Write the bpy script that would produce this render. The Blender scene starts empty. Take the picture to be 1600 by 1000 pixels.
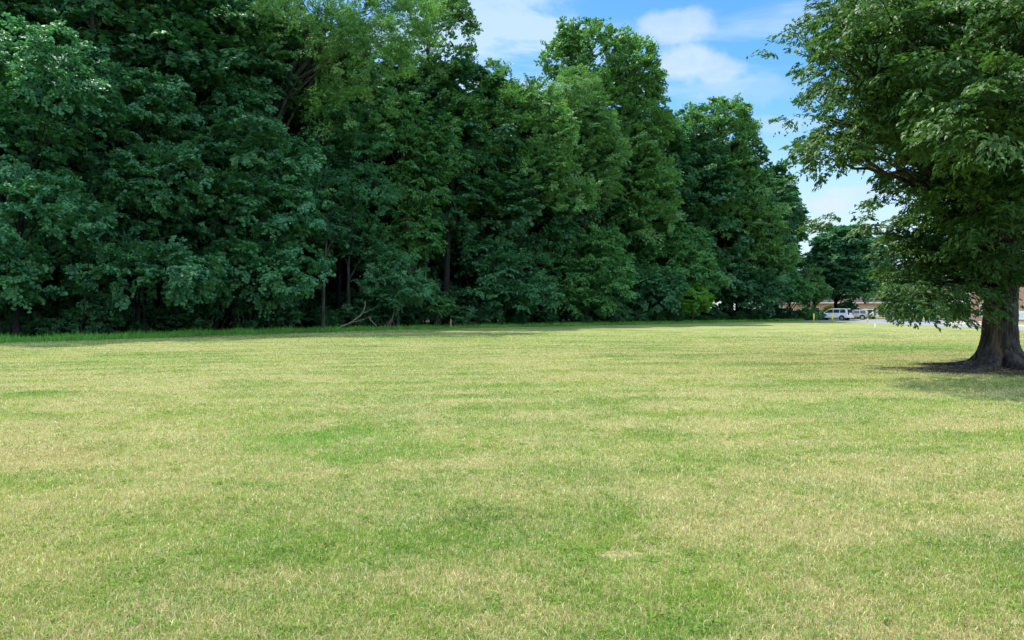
import bpy, bmesh, math
import numpy as np
from mathutils import Vector, Matrix

R = np.random.default_rng(7)
scene = bpy.context.scene
COL = scene.collection
F = 1155.0          # focal length in photo pixels
HY = 485.0          # horizon row in the photo
CAMH = 1.6

# ------------------------------------------------------------------ camera
cd = bpy.data.cameras.new('camera')
cam = bpy.data.objects.new('camera', cd); COL.objects.link(cam)
cam.location = (0, 0, CAMH); cam.rotation_euler = (math.radians(90), 0, 0)
cd.sensor_width = 36; cd.lens = F / 1600 * 36
cd.shift_y = -(500 - HY) / 1600
cd.clip_start = 0.1; cd.clip_end = 5000
scene.camera = cam
scene.view_settings.view_transform = 'Standard'
scene.view_settings.look = 'None'
scene.view_settings.exposure = 1.1
scene.view_settings.gamma = 1.0
scene.render.engine = 'CYCLES'
scene.cycles.max_bounces = 8
scene.cycles.diffuse_bounces = 4
scene.cycles.transmission_bounces = 5
scene.cycles.transparent_max_bounces = 8
scene.cycles.use_denoising = True

# ------------------------------------------------------------------ sun + sky
SUN_H = Vector((-0.62, 0.78)).normalized()
SUN_EL = math.radians(65)
sd = bpy.data.lights.new('sun', 'SUN'); sd.energy = 3.3; sd.angle = math.radians(0.53)
sd.color = (1.0, 0.95, 0.86)
sun = bpy.data.objects.new('sun', sd); COL.objects.link(sun)
tosun = Vector((SUN_H.x * math.cos(SUN_EL), SUN_H.y * math.cos(SUN_EL), math.sin(SUN_EL)))
sun.rotation_euler = tosun.to_track_quat('Z', 'Y').to_euler()
sun.location = (-40, 30, 60)

class NT:
    """tiny node-tree helper"""
    def __init__(s, tree): s.t = tree; s.t.nodes.clear()
    def n(s, typ, **kw):
        nd = s.t.nodes.new(typ)
        for k, v in kw.items(): setattr(nd, k, v)
        return nd
    def l(s, a, b): s.t.links.new(a, b)
    def put(s, sock, v):
        if hasattr(v, 'is_linked') or isinstance(v, bpy.types.NodeSocket): s.l(v, sock)
        elif isinstance(v, (tuple, list)) and sock.type == 'RGBA' and len(v) == 3: sock.default_value = (*v, 1)
        else: sock.default_value = v
    def m(s, op, a, b=0.0, c=None, clamp=False):
        nd = s.n('ShaderNodeMath', operation=op, use_clamp=clamp)
        s.put(nd.inputs[0], a); s.put(nd.inputs[1], b)
        if c is not None: s.put(nd.inputs[2], c)
        return nd.outputs[0]
    def mix(s, f, a, b, typ='MIX'):
        nd = s.n('ShaderNodeMix', data_type='RGBA', blend_type=typ)
        s.put(nd.inputs[0], f); s.put(nd.inputs[6], a); s.put(nd.inputs[7], b)
        return nd.outputs[2]
    def noise(s, vec, scale, detail=3, rough=.5, dist=0.0):
        nd = s.n('ShaderNodeTexNoise'); s.put(nd.inputs['Vector'], vec)
        nd.inputs['Scale'].default_value = scale; nd.inputs['Detail'].default_value = detail
        nd.inputs['Roughness'].default_value = rough; nd.inputs['Distortion'].default_value = dist
        return nd.outputs['Fac']
    def ramp(s, f, lo, hi, a=0.0, b=1.0):
        nd = s.n('ShaderNodeMapRange', interpolation_type='SMOOTHSTEP')
        s.put(nd.inputs[0], f); s.put(nd.inputs[1], lo); s.put(nd.inputs[2], hi)
        s.put(nd.inputs[3], a); s.put(nd.inputs[4], b)
        return nd.outputs[0]
    def mapping(s, vec, scale=(1, 1, 1), rot=(0, 0, 0), loc=(0, 0, 0)):
        nd = s.n('ShaderNodeMapping'); s.put(nd.inputs[0], vec)
        nd.inputs['Scale'].default_value = scale; nd.inputs['Rotation'].default_value = rot
        nd.inputs['Location'].default_value = loc
        return nd.outputs[0]

def build_world():
    w = bpy.data.worlds.new('World'); scene.world = w; w.use_nodes = True
    g = NT(w.node_tree)
    out = g.n('ShaderNodeOutputWorld'); bg = g.n('ShaderNodeBackground')
    bg.inputs['Strength'].default_value = 0.15
    sky = g.n('ShaderNodeTexSky', sky_type='NISHITA', sun_disc=False)
    sky.sun_elevation = SUN_EL; sky.sun_rotation = math.atan2(SUN_H.x, SUN_H.y)
    sky.air_density = 1.0; sky.dust_density = 0.6; sky.ozone_density = 1.6
    tc = g.n('ShaderNodeTexCoord').outputs['Generated']
    sp = g.n('ShaderNodeSeparateXYZ'); g.l(tc, sp.inputs[0])
    x, y, z = sp.outputs
    yy = g.m('MAXIMUM', y, 0.08)
    u = g.m('DIVIDE', x, yy); v = g.m('DIVIDE', z, yy)
    cb = g.n('ShaderNodeCombineXYZ'); g.l(u, cb.inputs[0]); g.l(v, cb.inputs[1]); uv = cb.outputs[0]
    # thin streaky cirrus, spread over the whole dome
    n1 = g.noise(g.mapping(uv, (1.1, 4.6, 1), (0, 0, 0.42)), 2.2, 7, .62, .5)
    n2 = g.noise(g.mapping(uv, (.8, 1.6, 1), (0, 0, 0.2), (3, 1, 0)), 2.4, 4, .5)
    cir = g.m('MULTIPLY', g.ramp(n1, .46, .66), g.ramp(n2, .34, .62))
    left = g.ramp(u, .2, .02, 0.0, 0.95)
    cir = g.m('ADD', cir, g.m('MULTIPLY', left, g.ramp(n1, .42, .60)))
    cir = g.m('MULTIPLY', cir, .85)
    low = g.ramp(v, .30, .08)                       # milky air towards the horizon
    lown = g.m('MULTIPLY', low, g.ramp(n1, .1, .6, .6, .95))
    cir = g.m('MAXIMUM', cir, lown, clamp=True)
    hs = g.n('ShaderNodeHueSaturation'); hs.inputs['Saturation'].default_value = 1.42; hs.inputs['Hue'].default_value = .504
    hs.inputs['Value'].default_value = .71; g.l(sky.outputs[0], hs.inputs['Color'])
    col = g.mix(g.m('MULTIPLY', cir, .8), hs.outputs[0], (2.15, 2.75, 3.2))
    # small cumulus puffs
    nn = g.noise(uv, 9, 6, .58); nn2 = g.noise(uv, 26, 4, .55)
    acc = None
    for (px, py, rx, ry, s) in [(1040, 42, 56, 30, .62), (1000, 60, 46, 16, .4), (1066, 100, 56, 30, .72), (1118, 112, 50, 20, .55),
                                (1290, 320, 40, 12, .9), (1335, 300, 50, 12, .6), (1225, 195, 60, 16, .35), (1265, 352, 70, 22, .5), (1180, 140, 90, 26, .25)]:
        cu, cv = (px - 800) / F, (HY - py) / F
        a = g.m('DIVIDE', g.m('SUBTRACT', u, cu), rx / F); b = g.m('DIVIDE', g.m('SUBTRACT', v, cv), ry / F)
        r = g.m('SQRT', g.m('ADD', g.m('MULTIPLY', a, a), g.m('MULTIPLY', b, b)))
        r = g.m('ADD', r, g.m('MULTIPLY', g.m('SUBTRACT', nn, .5), 2.6))
        r = g.m('ADD', r, g.m('MULTIPLY', g.m('SUBTRACT', nn2, .5), .9))
        k = g.ramp(r, 1.22, .5, 0.0, s)
        acc = k if acc is None else g.m('MAXIMUM', acc, k)
    col = g.mix(acc, col, g.mix(g.m('MULTIPLY', nn2, 1.2), (1.75, 2.35, 3.1), (2.7, 3.0, 3.3)))
    # broken bright cloud added to the unseen sky behind the camera as fill light
    nb = g.noise(tc, 2.3, 5, .55)
    back = g.m('MULTIPLY', g.ramp(y, .02, -.2), g.ramp(z, .0, .12))
    col = g.mix(g.m('MULTIPLY', back, g.ramp(nb, .40, .56, .1, 1.0)), col, (6.2, 7.9, 9.8))
    g.l(col, bg.inputs['Color']); g.l(bg.outputs[0], out.inputs[0])
build_world()

# ------------------------------------------------------------------ helpers
def gp(px, py):
    d = CAMH * F / (py - HY)
    return ((px - 800) / F * d, d)
def wp(px, py, d):
    return np.array([(px - 800) / F * d, d, CAMH + (HY - py) / F * d])

def setp(o, label=None, cat=None, group=None, kind=None):
    if label: o['label'] = label
    if cat: o['category'] = cat
    if group: o['group'] = group
    if kind: o['kind'] = kind
    return o
def empty(name, loc, label, cat, group=None, rz=0.0):
    o = bpy.data.objects.new(name, None); COL.objects.link(o)
    o.empty_display_size = .3
    o.location = loc; o.rotation_euler = (0, 0, rz)
    return setp(o, label, cat, group)
def link_mesh(name, me, mat, parent=None):
    o = bpy.data.objects.new(name, me); COL.objects.link(o)
    if mat is not None:
        for m in (mat if isinstance(mat, (list, tuple)) else [mat]): me.materials.append(m)
    if parent: o.parent = parent
    return o
def mesh_np(name, V, faces, attrs=None, smooth=False):
    """V (n,3); faces list of int arrays (k, sides)"""
    me = bpy.data.meshes.new(name)
    V = np.asarray(V, dtype=np.float32)
    me.vertices.add(len(V)); me.vertices.foreach_set('co', V.ravel())
    if not isinstance(faces, (list, tuple)): faces = [faces]
    loops = np.concatenate([f.ravel() for f in faces]).astype(np.int32)
    tot = np.concatenate([np.full(len(f), f.shape[1]) for f in faces]).astype(np.int32)
    st = np.concatenate([[0], np.cumsum(tot)[:-1]]).astype(np.int32)
    me.loops.add(len(loops)); me.loops.foreach_set('vertex_index', loops)
    me.polygons.add(len(tot)); me.polygons.foreach_set('loop_start', st)
    me.update(calc_edges=True)
    if smooth: me.polygons.foreach_set('use_smooth', np.ones(len(tot), dtype=bool))
    for k, a in (attrs or {}).items():
        at = me.attributes.new(k, 'FLOAT', 'POINT'); at.data.foreach_set('value', np.asarray(a, dtype=np.float32))
    return me
def nrm(a): return a / np.maximum(np.linalg.norm(a, axis=-1, keepdims=True), 1e-9)

def tubes(paths, sides=8, bump=0.0):
    """list of (pts (n,3), radii (n)) -> V, F quads"""
    Vs, Fs, off = [], [], 0
    for pts, rad in paths:
        pts = np.asarray(pts, float); rad = np.asarray(rad, float)
        n = len(pts); T = np.gradient(pts, axis=0); T = nrm(T)
        ref = np.array([0.31, 0.95, 0.02]) if abs(T[0][2]) > .7 else np.array([0, 0, 1.0])
        A = nrm(np.cross(T, ref)); B = np.cross(T, A)
        th = np.linspace(0, 2 * np.pi, sides, endpoint=False)
        r = rad[:, None] * (1 + bump * R.normal(size=(n, sides)))
        ring = pts[:, None, :] + r[..., None] * (np.cos(th)[None, :, None] * A[:, None, :] + np.sin(th)[None, :, None] * B[:, None, :])
        Vs.append(ring.reshape(-1, 3))
        i = np.arange(n - 1)[:, None] * sides; j = np.arange(sides)[None, :]; k = (j + 1) % sides
        Fs.append(np.stack([i + j, i + k, i + sides + k, i + sides + j], -1).reshape(-1, 4) + off)
        off += n * sides
    return np.concatenate(Vs), np.concatenate(Fs)
def curve_pts(ctrl, n, wob=0.0):
    """Catmull-Rom through control points"""
    c = np.asarray(ctrl, float)
    c = np.vstack([2 * c[0] - c[1], c, 2 * c[-1] - c[-2]])
    seg = len(c) - 3; t = np.linspace(0, seg - 1e-6, n); i = t.astype(int); f = (t - i)[:, None]
    p0, p1, p2, p3 = c[i], c[i + 1], c[i + 2], c[i + 3]
    out = .5 * (2 * p1 + (p2 - p0) * f + (2 * p0 - 5 * p1 + 4 * p2 - p3) * f ** 2 + (3 * p1 - p0 - 3 * p2 + p3) * f ** 3)
    if wob:
        w = R.normal(size=out.shape) * wob; w[0] = 0
        out += w
    return out

# ------------------------------------------------------------------ materials
def principled(name, col, rough=.6, spec=.3, metal=0.0, bumpscale=None, bump=.2, var=.15, vscale=3.0, coat=0.0):
    m = bpy.data.materials.new(name); m.use_nodes = True; g = NT(m.node_tree)
    out = g.n('ShaderNodeOutputMaterial'); p = g.n('ShaderNodeBsdfPrincipled'); g.l(p.outputs[0], out.inputs[0])
    tc = g.n('ShaderNodeTexCoord').outputs['Object']
    n = g.noise(tc, vscale, 5, .6)
    c2 = tuple(min(1, c * (1 + var)) for c in col); c1 = tuple(c * (1 - var) for c in col)
    g.l(g.mix(n, c1, c2), p.inputs['Base Color'])
    p.inputs['Roughness'].default_value = rough; p.inputs['Metallic'].default_value = metal
    p.inputs['Specular IOR Level'].default_value = spec; p.inputs['Coat Weight'].default_value = coat
    if bumpscale:
        b = g.n('ShaderNodeBump'); b.inputs['Strength'].default_value = bump; b.inputs['Distance'].default_value = .02
        g.l(g.noise(tc, bumpscale, 5, .6), b.inputs['Height']); g.l(b.outputs[0], p.inputs['Normal'])
    return m
def leaf_mat(name, col, trans=.35, rough=.45, spec=.35, hue=None, tcol=None, yellow=.004):
    m = bpy.data.materials.new(name); m.use_nodes = True; g = NT(m.node_tree)
    out = g.n('ShaderNodeOutputMaterial'); p = g.n('ShaderNodeBsdfPrincipled')
    at = g.n('ShaderNodeAttribute', attribute_name='v').outputs['Fac']
    at2 = g.n('ShaderNodeAttribute', attribute_name='w').outputs['Fac']
    c1 = tuple(c * k for c, k in zip(col, (.68, .74, .80))); c2 = tuple(c * k for c, k in zip(col, (1.5, 1.32, 1.0)))
    base = g.mix(at, c1, c2)
    base = g.mix(g.m('MULTIPLY', at2, .6), base, tuple(c * k for c, k in zip(col, (1.9, 1.5, .9))))
    if yellow: base = g.mix(g.m('GREATER_THAN', at, 1 - yellow), base, (.42, .30, .04))
    g.l(base, p.inputs['Base Color'])
    p.inputs['Roughness'].default_value = rough; p.inputs['Specular IOR Level'].default_value = spec
    t = g.n('ShaderNodeBsdfTranslucent')
    tc = tcol or (1.15, 1.35, .75)
    g.l(g.mix(1.0, base, tc, 'MULTIPLY'), t.inputs['Color'])
    ms = g.n('ShaderNodeMixShader'); ms.inputs[0].default_value = trans
    g.l(p.outputs[0], ms.inputs[1]); g.l(t.outputs[0], ms.inputs[2]); g.l(ms.outputs[0], out.inputs[0])
    return m
def bark_mat(name, c1, c2, scale=6.0, bump=.6, stain=None):
    m = bpy.data.materials.new(name); m.use_nodes = True; g = NT(m.node_tree)
    out = g.n('ShaderNodeOutputMaterial'); p = g.n('ShaderNodeBsdfPrincipled'); g.l(p.outputs[0], out.inputs[0])
    tc = g.n('ShaderNodeTexCoord').outputs['Object']
    n = g.noise(g.mapping(tc, (1, 1, .16)), scale, 6, .65, .4)
    n2 = g.noise(g.mapping(tc, (1, 1, .3)), scale * 5, 4, .6)
    col = g.mix(g.ramp(n, .3, .7), c1, c2)
    if stain:
        v = g.n('ShaderNodeSeparateXYZ'); g.l(tc, v.inputs[0])
        a = g.m('ABSOLUTE', g.m('ADD', v.outputs[0], stain[0])); b = g.m('ADD', g.m('MULTIPLY', n, .1), .16)
        f = g.m('MULTIPLY', g.ramp(a, b, .02), g.ramp(v.outputs[2], 2.0, 1.2))
        f = g.m('MULTIPLY', f, g.ramp(v.outputs[2], .0, .7))
        col = g.mix(g.m('MULTIPLY', f, .75), col, stain[1])
    g.l(col, p.inputs['Base Color'])
    p.inputs['Roughness'].default_value = .9; p.inputs['Specular IOR Level'].default_value = .15
    b = g.n('ShaderNodeBump'); b.inputs['Strength'].default_value = bump; b.inputs['Distance'].default_value = .04
    g.l(g.m('ADD', n, g.m('MULTIPLY', n2, .35)), b.inputs['Height']); g.l(b.outputs[0], p.inputs['Normal'])
    return m

# ---- the lawn colour, shared by the turf sheet and the grass blades
def lawn_spots():
    L = []
    def s(px, py, rx, ry, kind, amt):
        x, y = gp(px, py); y1 = gp(px, py - ry)[1]; y0 = gp(px, py + ry)[1]
        L.append((x, y, rx / F * y, (y1 - y0) / 2, kind, amt))
    s(40, 715, 120, 22, 'tan', .8); s(640, 748, 90, 12, 'straw', .6); s(780, 758, 170, 24, 'straw', .6); s(540, 770, 220, 26, 'straw', .5)
    s(520, 688, 190, 26, 'green', .8); s(430, 728, 100, 12, 'green', .5); s(400, 910, 150, 26, 'straw', .6); s(60, 900, 170, 36, 'straw', .6)
    s(250, 950, 260, 30, 'straw', .5)
    s(972, 868, 34, 7, 'bare', .95); s(808, 628, 36, 4, 'straw', .7); s(340, 832, 190, 20, 'green', .35)
    s(1290, 790, 200, 34, 'straw', .3); s(1120, 890, 300, 40, 'green', .35); s(740, 808, 130, 14, 'olive', .5)
    s(1290, 640, 190, 14, 'green', .55); s(1480, 620, 160, 14, 'green', .3); s(1250, 586, 60, 3, 'straw', .7)
    s(1430, 560, 120, 4, 'tan', .6); s(1490, 552, 60, 3, 'tan', .5); s(1500, 543, 160, 10, 'green', .55); s(1480, 522, 140, 7, 'straw', .6)
    s(960, 575, 120, 4, 'straw', .6); s(200, 560, 300, 10, 'green', .25); s(700, 528, 420, 6, 'green', .35)
    s(1330, 755, 160, 22, 'olive', .3); s(1060, 985, 130, 18, 'green', .6); s(300, 800, 160, 18, 'olive', .25); s(1420, 850, 200, 40, 'straw', .35)
    return L
TRX, TRY = gp(1561, 574)            # the big tree by the right edge
def lawn_group():
    ng = bpy.data.node_groups.new('lawn_colour', 'ShaderNodeTree')
    ng.interface.new_socket('Green', in_out='OUTPUT', socket_type='NodeSocketColor')
    ng.interface.new_socket('Dry', in_out='OUTPUT', socket_type='NodeSocketFloat')
    g = NT(ng); go = g.n('NodeGroupOutput')
    pos = g.n('ShaderNodeNewGeometry').outputs['Position']
    sp = g.n('ShaderNodeSeparateXYZ'); g.l(pos, sp.inputs[0])
    cb = g.n('ShaderNodeCombineXYZ'); g.l(sp.outputs[0], cb.inputs[0]); g.l(sp.outputs[1], cb.inputs[1]); P = cb.outputs[0]
    big = g.noise(g.mapping(P, (1, 1, 1), (0, 0, .5)), .16, 5, .6, .6)
    mid = g.noise(P, .9, 5, .6, .5)
    fine = g.noise(P, 6.0, 4, .6)
    stripe = g.noise(g.mapping(P, (.035, .55, 1), (0, 0, -.30)), 1.0, 4, .6)    # mower lines
    stripe2 = g.noise(g.mapping(P, (.08, 1.6, 1), (0, 0, -.18)), 1.0, 3, .6)
    d = g.m('ADD', g.m('MULTIPLY', big, .9), g.m('MULTIPLY', mid, .55))
    d = g.m('ADD', d, g.m('MULTIPLY', stripe, .95)); d = g.m('ADD', d, g.m('MULTIPLY', stripe2, .62))
    d = g.m('ADD', d, g.m('MULTIPLY', g.m('SUBTRACT', fine, .25), .62))
    q = g.m('ADD', g.m('MULTIPLY', sp.outputs[0], -.34), g.m('MULTIPLY', sp.outputs[1], .94))
    q = g.m('ADD', q, g.m('MULTIPLY', big, 2.2))
    mow = g.m('SINE', g.m('MULTIPLY', q, 3.9))                     # bands left by the mower
    mow = g.m('MULTIPLY', mow, g.ramp(g.noise(P, .12, 3), .35, .6, .25, 1.0))
    d = g.m('ADD', d, g.m('MULTIPLY', mow, .12))
    patch = g.noise(g.mapping(P, (1, 1, 1), (0, 0, 1), (7, 3, 0)), .42, 6, .68, .8)
    d = g.m('ADD', d, g.m('MULTIPLY', g.ramp(patch, .48, .62), .30))
    dry = g.ramp(d, 1.27, 2.02)
    col = g.mix(g.ramp(big, .35, .65), (.165, .27, .040), (.27, .345, .060))
    col = g.mix(g.m('MULTIPLY', g.ramp(mid, .45, .72), .6), col, (.14, .27, .075))
    col = g.mix(g.m('MULTIPLY', g.ramp(patch, .50, .34), .55), col, (.17, .245, .075))
    col = g.mix(g.m('MULTIPLY', g.ramp(mow, -1.0, 1.0), .30), col, g.mix(1.0, col, (1.25, 1.2, 1.15), 'MULTIPLY'))
    w1 = g.m('MULTIPLY', g.m('SUBTRACT', mid, .5), 4.5); w2 = g.m('MULTIPLY', g.m('SUBTRACT', fine, .5), 2.2)
    for (x, y, rx, ry, kind, amt) in lawn_spots():
        a = g.m('DIVIDE', g.m('SUBTRACT', sp.outputs[0], x), rx); b = g.m('DIVIDE', g.m('SUBTRACT', sp.outputs[1], y), ry)
        r = g.m('ADD', g.m('MULTIPLY', a, a), g.m('MULTIPLY', b, b))
        r = g.m('ADD', g.m('ADD', r, w1), w2)
        k = g.ramp(r, 1.5, -.3, 0.0, amt)
        if kind == 'green': dry = g.m('MULTIPLY', dry, g.m('SUBTRACT', 1.0, k)); col = g.mix(g.m('MULTIPLY', k, .5), col, (.16, .33, .06))
        elif kind == 'olive': col = g.mix(k, col, (.17, .20, .07))
        elif kind == 'straw': dry = g.m('MAXIMUM', dry, g.m('MULTIPLY', k, 1.25))
        elif kind == 'tan': dry = g.m('MAXIMUM', dry, k); col = g.mix(k, col, (.42, .32, .15))
        elif kind == 'bare': dry = g.m('MAXIMUM', dry, g.m('MULTIPLY', k, 1.2)); col = g.mix(k, col, (.36, .27, .16))
    # trodden bare earth round the foot of the big tree
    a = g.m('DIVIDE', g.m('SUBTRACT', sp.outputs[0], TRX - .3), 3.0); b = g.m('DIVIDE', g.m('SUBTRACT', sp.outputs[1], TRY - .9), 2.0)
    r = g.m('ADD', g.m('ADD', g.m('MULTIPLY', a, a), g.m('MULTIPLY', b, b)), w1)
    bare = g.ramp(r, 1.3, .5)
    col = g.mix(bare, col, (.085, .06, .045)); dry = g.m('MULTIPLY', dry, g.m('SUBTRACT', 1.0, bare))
    g.l(col, go.inputs[0]); g.l(dry, go.inputs[1])
    return ng
LG = lawn_group()
def lawn_ground_mat():
    m = bpy.data.materials.new('turf'); m.use_nodes = True; g = NT(m.node_tree)
    out = g.n('ShaderNodeOutputMaterial'); p = g.n('ShaderNodeBsdfPrincipled'); g.l(p.outputs[0], out.inputs[0])
    gr = g.n('ShaderNodeGroup'); gr.node_tree = LG
    pos = g.n('ShaderNodeNewGeometry').outputs['Position']
    f = g.noise(pos, 26, 3, .7); f2 = g.noise(pos, 7, 4, .7)
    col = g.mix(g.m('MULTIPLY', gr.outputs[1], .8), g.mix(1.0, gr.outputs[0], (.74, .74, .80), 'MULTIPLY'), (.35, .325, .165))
    col = g.mix(g.ramp(f, .35, .75), g.mix(1.0, col, (.60, .66, .55), 'MULTIPLY'), g.mix(1.0, col, (1.35, 1.3, 1.25), 'MULTIPLY'))
    col = g.mix(g.ramp(f2, .3, .7), g.mix(1.0, col, (.84, .9, .82), 'MULTIPLY'), g.mix(1.0, col, (1.12, 1.08, 1.05), 'MULTIPLY'))
    g.l(col, p.inputs['Base Color']); p.inputs['Roughness'].default_value = .9; p.inputs['Specular IOR Level'].default_value = .1
    b = g.n('ShaderNodeBump'); b.inputs['Strength'].default_value = .7; b.inputs['Distance'].default_value = .04
    g.l(f, b.inputs['Height']); g.l(b.outputs[0], p.inputs['Normal'])
    return m
def blade_mat():
    m = bpy.data.materials.new('grass_blade'); m.use_nodes = True; g = NT(m.node_tree)
    out = g.n('ShaderNodeOutputMaterial'); p = g.n('ShaderNodeBsdfPrincipled')
    gr = g.n('ShaderNodeGroup'); gr.node_tree = LG
    v = g.n('ShaderNodeAttribute', attribute_name='v').outputs['Fac']; w = g.n('ShaderNodeAttribute', attribute_name='w').outputs['Fac']
    isdry = g.m('LESS_THAN', v, g.m('ADD', g.m('MULTIPLY', gr.outputs[1], .84), .10))
    green = g.mix(w, g.mix(1.0, gr.outputs[0], (.62, .80, .62), 'MULTIPLY'), g.mix(1.0, gr.outputs[0], (1.45, 1.32, 1.3), 'MULTIPLY'))
    straw = g.mix(w, (.35, .285, .115), (.67, .60, .31))
    col = g.mix(isdry, green, straw)
    g.l(col, p.inputs['Base Color']); p.inputs['Roughness'].default_value = .5; p.inputs['Specular IOR Level'].default_value = .3
    t = g.n('ShaderNodeBsdfTranslucent'); g.l(g.mix(1.0, col, (1.1, 1.15, .8), 'MULTIPLY'), t.inputs['Color'])
    ms = g.n('ShaderNodeMixShader'); ms.inputs[0].default_value = .3
    g.l(p.outputs[0], ms.inputs[1]); g.l(t.outputs[0], ms.inputs[2]); g.l(ms.outputs[0], out.inputs[0])
    return m

# ------------------------------------------------------------------ ground
def edge_d(px):
    xs = [-200, 0, 200, 400, 560, 700, 900, 1100, 1200, 1260, 1300, 1700]
    ys = [543, 536, 530, 522, 517, 513.5, 509, 504.5, 502.2, 501, 500.5, 500]
    return CAMH * F / (np.interp(px, xs, ys) - HY)
EDGE = np.array([((px - 800) / F * edge_d(px), edge_d(px)) for px in (-200, 0, 200, 400, 560, 700, 900, 1100, 1200, 1260)])
EDGE = np.vstack([[-62, 4], EDGE])

def sheet(name, poly, z, mat, thick=0.0):
    bm = bmesh.new(); vs = [bm.verts.new((x, y, z)) for x, y in poly]
    f = bm.faces.new(vs); f.normal_update()
    if f.normal.z < 0: f.normal_flip()
    if thick:
        r = bmesh.ops.extrude_face_region(bm, geom=[f]); top = [v for v in r['geom'] if isinstance(v, bmesh.types.BMVert)]
        for v in top: v.co.z += thick
        bmesh.ops.recalc_face_normals(bm, faces=bm.faces)
    me = bpy.data.meshes.new(name); bm.to_mesh(me); bm.free()
    return link_mesh(name, me, mat)
M_turf = lawn_ground_mat()
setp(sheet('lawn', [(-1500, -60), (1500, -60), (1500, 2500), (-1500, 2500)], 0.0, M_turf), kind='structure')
# wood floor behind the lawn edge
n_out = nrm(np.array([-1.0, 1.0]))
inner = [(x - 1.4, y + 1.9) for x, y in EDGE]
far = [(60, 150), (60, 230), (-150, 230), (-150, 0)]
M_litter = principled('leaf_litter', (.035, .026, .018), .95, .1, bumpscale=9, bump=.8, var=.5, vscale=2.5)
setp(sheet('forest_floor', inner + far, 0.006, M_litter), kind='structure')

# road + kerb + far verge
NEAR = [(41.8, 0), (41.6, 40), (41.3, 59), (41.8, 66), (43.4, 80), (46.0, 97), (48.0, 108), (44, 113), (36.5, 119), (38, 126)]
FARE = [(110, 126), (110, 99), (60, 99), (54.5, 94), (50.8, 84), (49.6, 71), (49.2, 59), (49.4, 40), (49.6, 0)]
M_asph = principled('asphalt', (.22, .23, .26), .85, .2, bumpscale=60, bump=.2, var=.12, vscale=.6)
M_conc = principled('concrete', (.52, .44, .34), .85, .2, bumpscale=40, bump=.2, var=.1)
setp(sheet('road', NEAR + FARE, 0.008, M_asph), kind='structure')
def ribbon(name, pts, w, h, z, mat):
    pts = np.array(pts, float); T = nrm(np.gradient(pts, axis=0)); N = np.stack([-T[:, 1], T[:, 0]], -1)
    a = pts - N * w / 2; b = pts + N * w / 2; n = len(pts)
    V = np.concatenate([np.c_[a, np.full(n, z)], np.c_[b, np.full(n, z)], np.c_[a, np.full(n, z + h)], np.c_[b, np.full(n, z + h)]])
    i = np.arange(n - 1); q = [np.stack([i + 2 * n, i + 3 * n, i + 1 + 3 * n, i + 1 + 2 * n], -1), np.stack([i, i + 2 * n, i + 1 + 2 * n, i + 1], -1),
                               np.stack([i + n, i + 1 + n, i + 1 + 3 * n, i + 3 * n], -1)]
    ends = np.array([[0, n, 3 * n, 2 * n], [n - 1, 2 * n - 1 + 0, 4 * n - 1, 3 * n - 1]])
    return link_mesh(name, mesh_np(name, V, np.concatenate(q + [ends])[:, ::-1]), mat)
setp(ribbon('kerb', FARE[1:], .18, .13, .006, M_conc), kind='structure')
setp(ribbon('pavement', [(x + 1.4, y - (1.4 if y > 95 else 0)) for x, y in FARE[1:]], 1.7, .12, .005, M_conc), kind='structure')

# ------------------------------------------------------------------ grass blades
def blades(n_xy, h, w, lean=.5, curl=.5):
    """n_xy (n,2) roots; h, w arrays. -> V,F,(v,w)"""
    n = len(n_xy); th = R.uniform(0, 2 * np.pi, n); face = R.uniform(0, 2 * np.pi, n)
    dx = np.stack([np.cos(th), np.sin(th)], -1); sx = np.stack([np.cos(face), np.sin(face)], -1) * w[:, None] * .5
    le = np.abs(R.normal(0, lean, n)).clip(0, 1.6)[:, None] * h[:, None]
    z0 = np.full(n, -.002)
    p0 = n_xy; p1 = n_xy + dx * le * .38; p2 = n_xy + dx * le * (1.0 + curl * .3)
    z1 = h * .62; z2 = h * (1.0 - .35 * (le[:, 0] / h).clip(0, 1.4) ** 2).clip(.25, 1)
    V = np.stack([np.c_[p0 - sx, z0], np.c_[p0 + sx, z0], np.c_[p1 - sx * .8, z1], np.c_[p1 + sx * .8, z1], np.c_[p2, z2]], 1).reshape(-1, 3)
    b = np.arange(n)[:, None] * 5
    F4 = b + np.array([[0, 1, 3, 2]]); F3 = b + np.array([[2, 3, 4]])
    v = np.repeat(R.uniform(0, 1, n), 5); ww = np.repeat(R.uniform(0, 1, n), 5)
    return V, [F4, F3], {'v': v, 'w': ww}
M_blade = blade_mat()
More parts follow.
